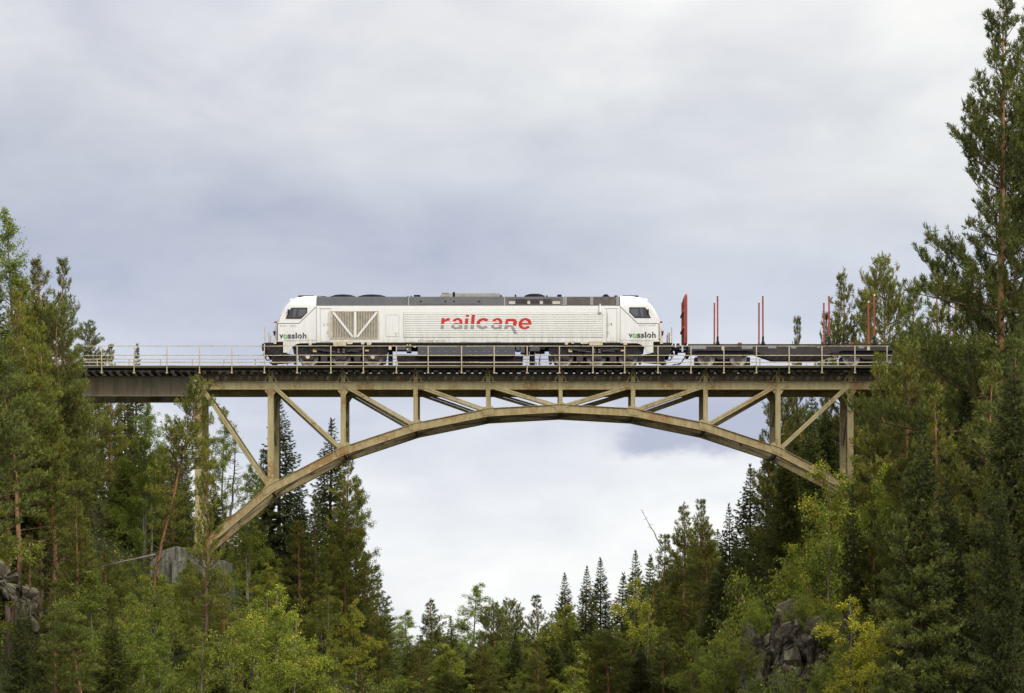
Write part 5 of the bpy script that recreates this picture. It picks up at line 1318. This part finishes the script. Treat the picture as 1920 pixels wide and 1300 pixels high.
T_('spruce_b', 1840, 800, 112, 1.1, 'dark spruce behind the thin pinkish trunk', K_SPRD)
T_('spruce', 1745, 860, 120, .9, 'dull spruce low on the right bank', K_SPRD)
T_('birch_b', 1566, 880, 150, 1.35, 'yellow green birch hiding the very end of the arch rib', K_BIRY)
T_('birch', 1606, 868, 151, 1.5, 'leafy birch covering the foot of the last truss post', K_BIRY)
T_('birch_b', 1592, 900, 147, 1.3, 'yellow topped birch in front of the right end of the arch', K_BIRY)
T_('birch_b', 1550, 960, 146, 1.1, 'green birch leaning out over the rock face', K_BIR)
T_('birch', 1485, 1035, 146, .8, 'yellow green birch on the rim of the rock face', K_BIRY)
T_('birch_b', 1520, 1085, 142, .9, 'birch with gold hanging sprays above the rock face', K_BIRY)
T_('birch', 1655, 888, 140, .8, 'yellow green birch beside the thin pine on the right', K_BIRY)
T_('spruce_slim', 1600, 925, 140, .9, 'dark spruce between two yellowish birches', K_SPRD)
T_('pine_low', 1660, 960, 130, .8, 'olive pine in the middle of the right bank', K_PINEY)
T_('pine_cone_b', 1720, 1000, 122, .9, 'reddish green pine in the middle of the right bank', K_PINEY)
T_('birch_b', 1612, 1128, 110, 1.15, 'golden birch at the bottom, the brightest on the right bank', K_GOLD)
T_('birch', 1665, 1150, 108, 1.1, 'second golden birch, right beside the brightest one', K_GOLD)
T_('spruce_slim', 1637, 1105, 112, .6, 'small dark spruce standing inside the golden leaves', K_SPRD)
T_('bush', 1398, 1098, 158, 1.3, 'small yellow tree left of the rock face', K_BIRY)
T_('birch_b', 1352, 1168, 152, 1.0, 'round green birch at the bottom, left of the rock face', K_BIR)
T_('birch', 1300, 1190, 156, 1.0, 'green birch at the bottom edge of the valley mouth', K_BIR)
T_('bush', 1478, 1268, 120, .7, 'small bush at the foot of the rock face', K_BIR)
T_('birch_b', 1590, 1200, 124, .8, 'olive birch left of the golden ones', K_BIRY)

for px, pt, d, w_, m_, l_ in ((1415, 1128, 134, .8, K_BIRY, 'low shrub on top of the left slab of the rock face'), (1500, 1120, 134, .9, K_BIRY, 'shrub with gold leaves on the shoulder of the middle slab'), (1560, 1150, 132, 1.0, K_BIR, 'shrub draped over the right slab of the rock face'),
                             (1530, 1262, 122, .9, K_BIRY, 'yellowish shrub below the right slab of the rock face'), (1420, 1276, 124, .8, K_BIR, 'green shrub below the left slab of the rock face'), (565, 1215, 134, .8, K_BIR, 'green shrub right below the brown rock'), (500, 1180, 137, .8, K_BIRY, 'yellow shrub touching the left side of the brown rock')):
    T_('bush', px, pt, d, w_, l_, m_, H=1.6)
for px, pt, d, w_, k, m_, l_ in ((205, 1030, 150, 1.0, 'pine_low', K_PINEY, 'olive young pine under the fallen branch'), (255, 1052, 152, .9, 'birch_b', K_BIR, 'birch touching the left edge of the concrete abutment'), (315, 1100, 148, .9, 'birch', K_BIRY, 'yellowing birch right in front of the middle of the abutment'),
                             (405, 1062, 153, .8, 'birch_b', K_BIR, 'leafy birch hiding the right edge of the abutment'), (170, 1010, 146, 1.0, 'pine_cone', K_PINEB, 'greyish pine left of the fallen branch'), (300, 1062, 150, 1.1, 'birch_b', K_BIRY, 'bright birch at the left corner of the abutment'), (352, 1052, 151, 1.1, 'birch', K_BIR, 'green birch close in front of the abutment face'),
                             (130, 960, 144, 1.0, 'pine_low', K_PINE, 'bushy pine below the ladder of the pier')):
    T_(k, px, pt, d, w_, l_, m_)

T_('spruce_b', 48, 1128, 112, .8, 'spruce growing right below the lichen boulder', K_SPRD)
for px, pt, d, w_, m_, l_ in ((1395, 1200, 131, .9, K_BIR, 'shrub on the left flank of the rock face'), (1575, 1215, 128, 1.1, K_BIRY, 'yellowing shrub beside the gold birch')):
    T_('bush', px, pt, d, w_, l_, m_, H=1.8)

# ---- the rest of the forest, thickening both banks
def interp(x, pts): return float(np.interp(x, [p[0] for p in pts], [p[1] for p in pts]))
SKY_B = [(-200, 700), (140, 745), (150, 752), (350, 760), (370, 880), (470, 890), (520, 905), (590, 960), (650, 930), (690, 1030), (720, 1140), (745, 1200), (790, 1200), (1000, 1175), (1060, 1150), (1150, 1150), (1220, 1090), (1280, 1030), (1340, 1010), (1400, 960), (1450, 900), (1470, 770), (1600, 745), (1610, 640), (1700, 570), (2100, 470)]
SKY_F = [(-200, 560), (90, 640), (125, 800), (160, 1030), (350, 1120), (420, 1100), (560, 1090), (700, 1180), (735, 1330), (1290, 1330), (1320, 1220), (1390, 1270), (1560, 1260), (1600, 1010), (1640, 950), (1690, 800), (1720, 680), (1800, 620), (2100, 520)]
KB = ['pine_cone', 'pine_cone_b', 'pine_round', 'pine_round_b', 'pine_low', 'spruce', 'spruce_b', 'spruce_slim', 'spruce_big', 'birch', 'birch_b']
ADJ = {K_PINE.name: 'green', K_PINEB.name: 'greyish green', K_PINEY.name: 'olive', K_SPR.name: 'mid green', K_SPRD.name: 'dark', K_BIR.name: 'fresh green', K_BIRY.name: 'yellowing', K_BIRP.name: 'pale'}
MT = {'pine': [K_PINE, K_PINEB, K_PINEY], 'spruce': [K_SPR, K_SPRD], 'birch': [K_BIR, K_BIR, K_BIRY]}
def fill(n, x0, x1, d0, d1, sky, grp, bands, kinds, mats=MT, extra=(10, 200), wide=(.9, 1.25), mx=None):
    for k in range(n):
        px = x0 + (x1 - x0) * (k + random.random()) / n; d = random.uniform(d0, d1); Y = d + CAMY
        X = WX(px, Y); zg = terrain(X, Y)
        if abs(X - 2.71) < 41 and -4.5 < Y < 4.5: continue
        pt = interp(px, sky) + random.uniform(*extra)
        kind = random.choice(kinds); fam = kind.split('_')[0]
        if px < 200 and Y < -4: kind = random.choice(['pine_round', 'pine_slim', 'pine_slim', 'spruce_slim', 'spruce_b', 'pine_cone_b', 'birch']); fam = kind.split('_')[0]
        m_x = (mx or {'pine': 15.5, 'spruce': 17, 'birch': 11})[fam]; h = HZ(pt, Y) - zg
        if h > m_x: pt = 1342 - (zg + m_x * random.uniform(.85, 1) - CAMZ) * F / d
        if h < 1.8: continue
        if h < 4: kind = random.choice(['birch_b', 'bush', 'pine_low']); fam = kind.split('_')[0]
        m_ = random.choice(mats.get(fam, mats['birch']))
        bt = [t for e, t in bands if px < e][0]
        T_(kind, px, pt, d, random.uniform(*wide), ('tall ' if h > 12.5 else 'low ' if h < 7 else '') + ADJ[m_.name] + ' ' + fam + ' ' + bt, m_, grp)
LB = [(150, 'behind the tall group at the left edge'), (360, 'in the shade below the left girder'), (520, 'behind the first bays of the truss'), (900, 'under the left half of the arch')]
RB = [(1470, 'under the right end of the arch, behind it'), (1610, 'behind the last bays of the truss'), (1760, 'behind the right end of the wagon'), (2200, 'behind the tallest pine on the right')]
VB = [(850, 'closing the valley beside the left bank'), (1000, 'in the middle of the valley under the arch'), (1150, 'below the pointed spruces of the valley'), (1500, 'on the right side of the valley')]
LF = [(150, 'low at the left edge, around the lichen boulder'), (300, 'below the fallen branch on the left bank'), (460, 'in front of the concrete abutment'), (600, 'around the brown rock on the left bank'), (900, 'at the lower right end of the left bank')]
RF = [(1600, 'at the foot of the dark rock face'), (1700, 'around the golden birches on the right bank'), (1800, 'between the golden birches and the thin pinkish trunk'), (2200, 'in the dark bottom right corner')]
fill(50, -60, 720, 168, 215, SKY_B, 'forest on the left bank behind the bridge', LB, KB, extra=(0, 170))
fill(46, 1330, 2080, 170, 215, SKY_B, 'forest on the right bank behind the bridge', RB, KB[:9] + ['spruce', 'spruce_b'], extra=(0, 170))
fill(90, 700, 1360, 215, 300, SKY_B, far, VB, KB, extra=(-10, 80), wide=(1.3, 1.8))
fill(26, 720, 1340, 180, 212, [(700, 1230), (1330, 1180)], far, VB, KB, extra=(-10, 60), wide=(1.2, 1.6), mx={'pine': 9, 'spruce': 9, 'birch': 8, 'bush': 3})
fill(6, -60, 80, 130, 152, [(-200, 470), (60, 540), (100, 680)], 'forest on the left bank in front of the bridge', [(200, 'in the tall group at the left edge')], ['pine_cone', 'pine_cone_b', 'pine_low', 'pine_round_b'], extra=(0, 160))
fill(52, -60, 720, 104, 156, SKY_F, 'forest on the left bank in front of the bridge', LF, ['pine_cone', 'pine_low', 'pine_low', 'spruce', 'spruce_b', 'birch', 'birch_b', 'birch'], extra=(10, 190))
fill(9, 1590, 1700, 136, 155, SKY_F, 'forest on the right bank in front of the bridge', RF, ['pine_cone', 'spruce', 'birch_b'], mats={'pine': [K_PINEY], 'spruce': [K_SPRD], 'birch': [K_BIRY]}, extra=(10, 160))
fill(34, 1705, 2060, 96, 155, SKY_F, 'forest on the right bank in front of the bridge', RF, ['pine_cone', 'pine_low', 'spruce', 'spruce_b', 'spruce_big', 'birch_b'], mats={'pine': [K_PINEY, K_PINE, K_PINEB], 'spruce': [K_SPRD], 'birch': [K_BIRY]}, extra=(10, 300))

# ---- dead wood
def dead(px0, pb, px1, pt, d, label, nbr=9, r_=.07, cat='dead tree', name='dead_tree', bl=.9):
    Y = d + CAMY; a = Vector((WX(px0, Y), Y, HZ(pb, Y))); b = Vector((WX(px1, Y), Y, HZ(pt, Y)))
    n = 7; pts = [a.lerp(b, k / n) + Vector((random.uniform(-.05, .05), random.uniform(-.05, .05), 0)) * (k > 0) for k in range(n + 1)]
    t = thing(name, label, cat, a); mb = MB(); mb.tube(pts, [r_ * (1 - .85 * k / n) for k in range(n + 1)], 7); part('trunk', mb, B_DEAD, t, smooth=True)
    ln = (b - a).length
    for k in range(nbr):
        s_ = random.uniform(.35, .97); p = a.lerp(b, s_); an = random.uniform(0, 6.28); L = bl * random.uniform(.4, 1) * (1.2 - s_ * .6); q = [p]; dv = Vector((math.cos(an), math.sin(an) * .7, random.uniform(-.4, .5)))
        for j in range(4): dv = (dv + Vector((random.uniform(-.35, .35), random.uniform(-.3, .3), random.uniform(-.3, .35)))).normalized(); q.append(q[-1] + dv * L / 4)
        mb = MB(); mb.tube(q, [.022, .017, .013, .009, .005], 5); part('bare_branch', mb, B_DEAD, t, smooth=True)
dead(1243, 1030, 1202, 954, 224, 'bare dead pole leaning left above the valley spruces', 10, .06, bl=.5)
dead(432, 985, 442, 822, 168, 'grey dead snag with crooked twigs left of the second truss post', 14, .085, bl=1.3)
dead(292, 1040, 188, 1062, 147, 'fallen grey branch sticking out to the left above the green birches', 8, .06, 'fallen branch', 'fallen_branch', .7)
dead(1148, 1290, 1139, 1205, 190, 'thin reddish bare stem at the bottom of the valley', 7, .07, bl=.9)

# ---- rocks
def rock_mat():
    m, g, b = base_mat('gorge_rock'); b.inputs['Roughness'].default_value = .95; b.inputs['Specular IOR Level'].default_value = .1
    oc = g.new('ShaderNodeTexCoord').outputs['Object']; n = g.noise(oc, 1.3, 6, .7); f = g.noise(oc, 7, 6, .75)
    c = g.ramp(n, [(.32, (.045, .034, .024)), (.5, (.095, .075, .055)), (.68, (.17, .14, .105))])
    c = g.mix(g.ramp(f, [(.5, (0, 0, 0)), (.72, (.75, .75, .75))]), c, (.20, .18, .16, 1))
    gm = g.new('ShaderNodeNewGeometry'); sp = g.new('ShaderNodeSeparateXYZ'); g.l.new(gm.outputs['Normal'], sp.inputs[0])
    lic = g.math('MULTIPLY', g.ramp(sp.outputs[2], [(.45, (0, 0, 0)), (.8, (1, 1, 1))]), g.ramp(f, [(.38, (0, 0, 0)), (.5, (1, 1, 1))]))
    c = g.mix(g.math('MULTIPLY', lic, .8), c, g.mix(n, (.30, .32, .20, 1), (.13, .13, .05, 1)))
    g.put(b.inputs['Base Color'], c); bn = g.new('ShaderNodeBump'); bn.inputs['Strength'].default_value = 1; bn.inputs['Distance'].default_value = .08
    g.put(bn.inputs['Height'], f); g.l.new(bn.outputs[0], b.inputs['Normal']); return m
M_ROCK = rock_mat()
def rock(px0, px1, pt, pb, d, depth, label, seed, cat='rock'):
    Y = d + CAMY; x0, x1, z0, z1 = WX(px0, Y), WX(px1, Y), HZ(pb, Y), HZ(pt, Y); rr = random.Random(seed)
    bm = bmesh.new(); bmesh.ops.create_icosphere(bm, subdivisions=6, radius=1.0)
    sx, sz = (x1 - x0) / 2, (z1 - z0) / 2; off = Vector((seed * 3.1, seed, 0))
    planes = [(Vector((rr.uniform(-1, 1), rr.uniform(-1, .2), rr.uniform(-.25, .9))).normalized(), rr.uniform(.72, .98)) for _ in range(18)]
    for v in bm.verts:
        p = Vector([math.copysign(abs(c) ** .42, c) for c in v.co])
        for n_, k in planes:
            e = p.dot(n_) - k
            if e > 0: p -= n_ * e
        q = Vector((p.x * sx, p.y * depth, p.z * sz))
        qs = Vector((q.x * .9 + q.z * .35, q.y * .8, q.z * .95 - q.x * .3)) + off
        ds, ps = mnoise.voronoi(qs); ds2, ps2 = mnoise.voronoi(qs * 2.6)
        h1 = mnoise.cell(ps[0] * 37.0); h2 = mnoise.cell(ps2[0] * 53.0)
        dd = .42 * (h1 - .5) + .20 * (h2 - .5) - .24 * max(0, .10 - (ds[1] - ds[0])) / .10 - .07 * max(0, .12 - (ds2[1] - ds2[0])) / .12 + .10 * mnoise.noise(q * 3.2 + off)
        v.co = q + q.normalized() * dd * min(1, max(.35, sx / 1.05, 0))
    me = bpy.data.meshes.new('rock_outcrop'); bm.to_mesh(me); bm.free(); me.materials.append(M_ROCK)
    o = link(bpy.data.objects.new('rock_outcrop', me)); o.location = ((x0 + x1) / 2, Y, (z0 + z1) / 2)
    tag(o, label, cat); return o
rock(515, 560, 1165, 1262, 138, 1.6, 'brown rock block jutting out of the left bank', 3)
rock(455, 492, 1225, 1300, 134, 1.2, 'smaller rock low on the left bank, left of the brown block', 5)
rock(-40, 40, 1046, 1130, 116, 1.2, 'boulder with pale lichen on top at the left edge', 7, 'boulder')
rock(22, 72, 1092, 1190, 117, 1.0, 'dark rock face under the lichen boulder', 8)
rock(1395, 1610, 1158, 1360, 139, 2.2, 'broad back wall of the dark rock face', 19)
rock(1380, 1456, 1150, 1350, 135, 1.8, 'left slab of the dark rock face on the right bank', 11)
rock(1428, 1520, 1128, 1350, 134, 2.0, 'tallest middle slab of the dark rock face', 12)
rock(1484, 1584, 1158, 1350, 133, 2.0, 'right slab of the dark rock face beside the gold sprays', 13)
rock(1446, 1512, 1235, 1350, 130, 1.0, 'pale topped boulder at the foot of the rock face', 14, 'boulder')
rock(1550, 1625, 1120, 1350, 137, 1.8, 'rock buttress half hidden behind the olive birch', 15)

# ---- undergrowth on the slopes near the camera: leafy clumps nobody could count
def undergrowth():
    global rng; rng = np.random.default_rng(77); P = []
    for k in range(5200):
        d = rng.uniform(85, 215); px = rng.uniform(-60, 1990); Y = d + CAMY; X = WX(px, Y); z = terrain(X, Y)
        if z < 1.0 or (abs(Y) < 3.2 and z > HZ(1030, Y)) or 1385 < px < 1560 and 110 < d < 140: continue
        P.append((X, Y, z, rng.uniform(.35, 1.2)))
    P = np.array(P); K = 34; n = len(P)
    A = np.repeat(P[:, :3], K, 0); s_ = np.repeat(P[:, 3], K)[:, None]; o_ = nrm(rng.normal(size=A.shape)) * rng.random((n * K, 1)) ** .4; o_[:, 2] = abs(o_[:, 2]) * 1.1
    Dv = nrm(rng.normal(size=A.shape) + [0, 0, .3]); L = rng.uniform(.08, .18, n * K)
    me = quads_mesh('undergrowth', cards(A + o_ * s_ * [1, 1, .9], Dv, L, L * .6), K_UND)
    tag(link(bpy.data.objects.new('undergrowth', me)), 'low leafy undergrowth between the trees on both banks', kind='stuff')
undergrowth()

# ---- far wood on the plateau and beyond the valley, a mass nobody could count
def far_wood():
    global rng; rng = np.random.default_rng(91); Q = []
    for k in range(1500):
        Y = rng.uniform(60, 470); X = rng.uniform(-145, 150); px = 960 + X * F / D(Y); z = terrain(X, Y); h = rng.uniform(8, 15)
        if abs(X - 2.71) < 9 and Y < 150 or 1342 - (z + h - CAMZ) * F / D(Y) < interp(px, SKY_B) + 15 and -60 < px < 1980: continue
        n = 190; t = rng.random(n) ** .8; a = rng.random(n) * 6.28; r = (1 - t) ** .8 * h * .17 * rng.random(n) ** .4 + .05
        P = np.stack([X + r * np.cos(a), Y + r * np.sin(a), z + h * (.12 + .88 * t)], 1)
        Dv = nrm(np.stack([np.cos(a), np.sin(a), rng.normal(size=n) * .4 - .2], 1)); L = (.35 + .75 * (1 - t)) * rng.uniform(.7, 1.3, n)
        Q.append(cards(P, Dv, L, L * .45))
    me = quads_mesh('far_wood', np.concatenate(Q), K_SPR)
    tag(link(bpy.data.objects.new('far_wood', me)), 'distant dark wood on the slopes far behind the bridge', kind='stuff')
far_wood()
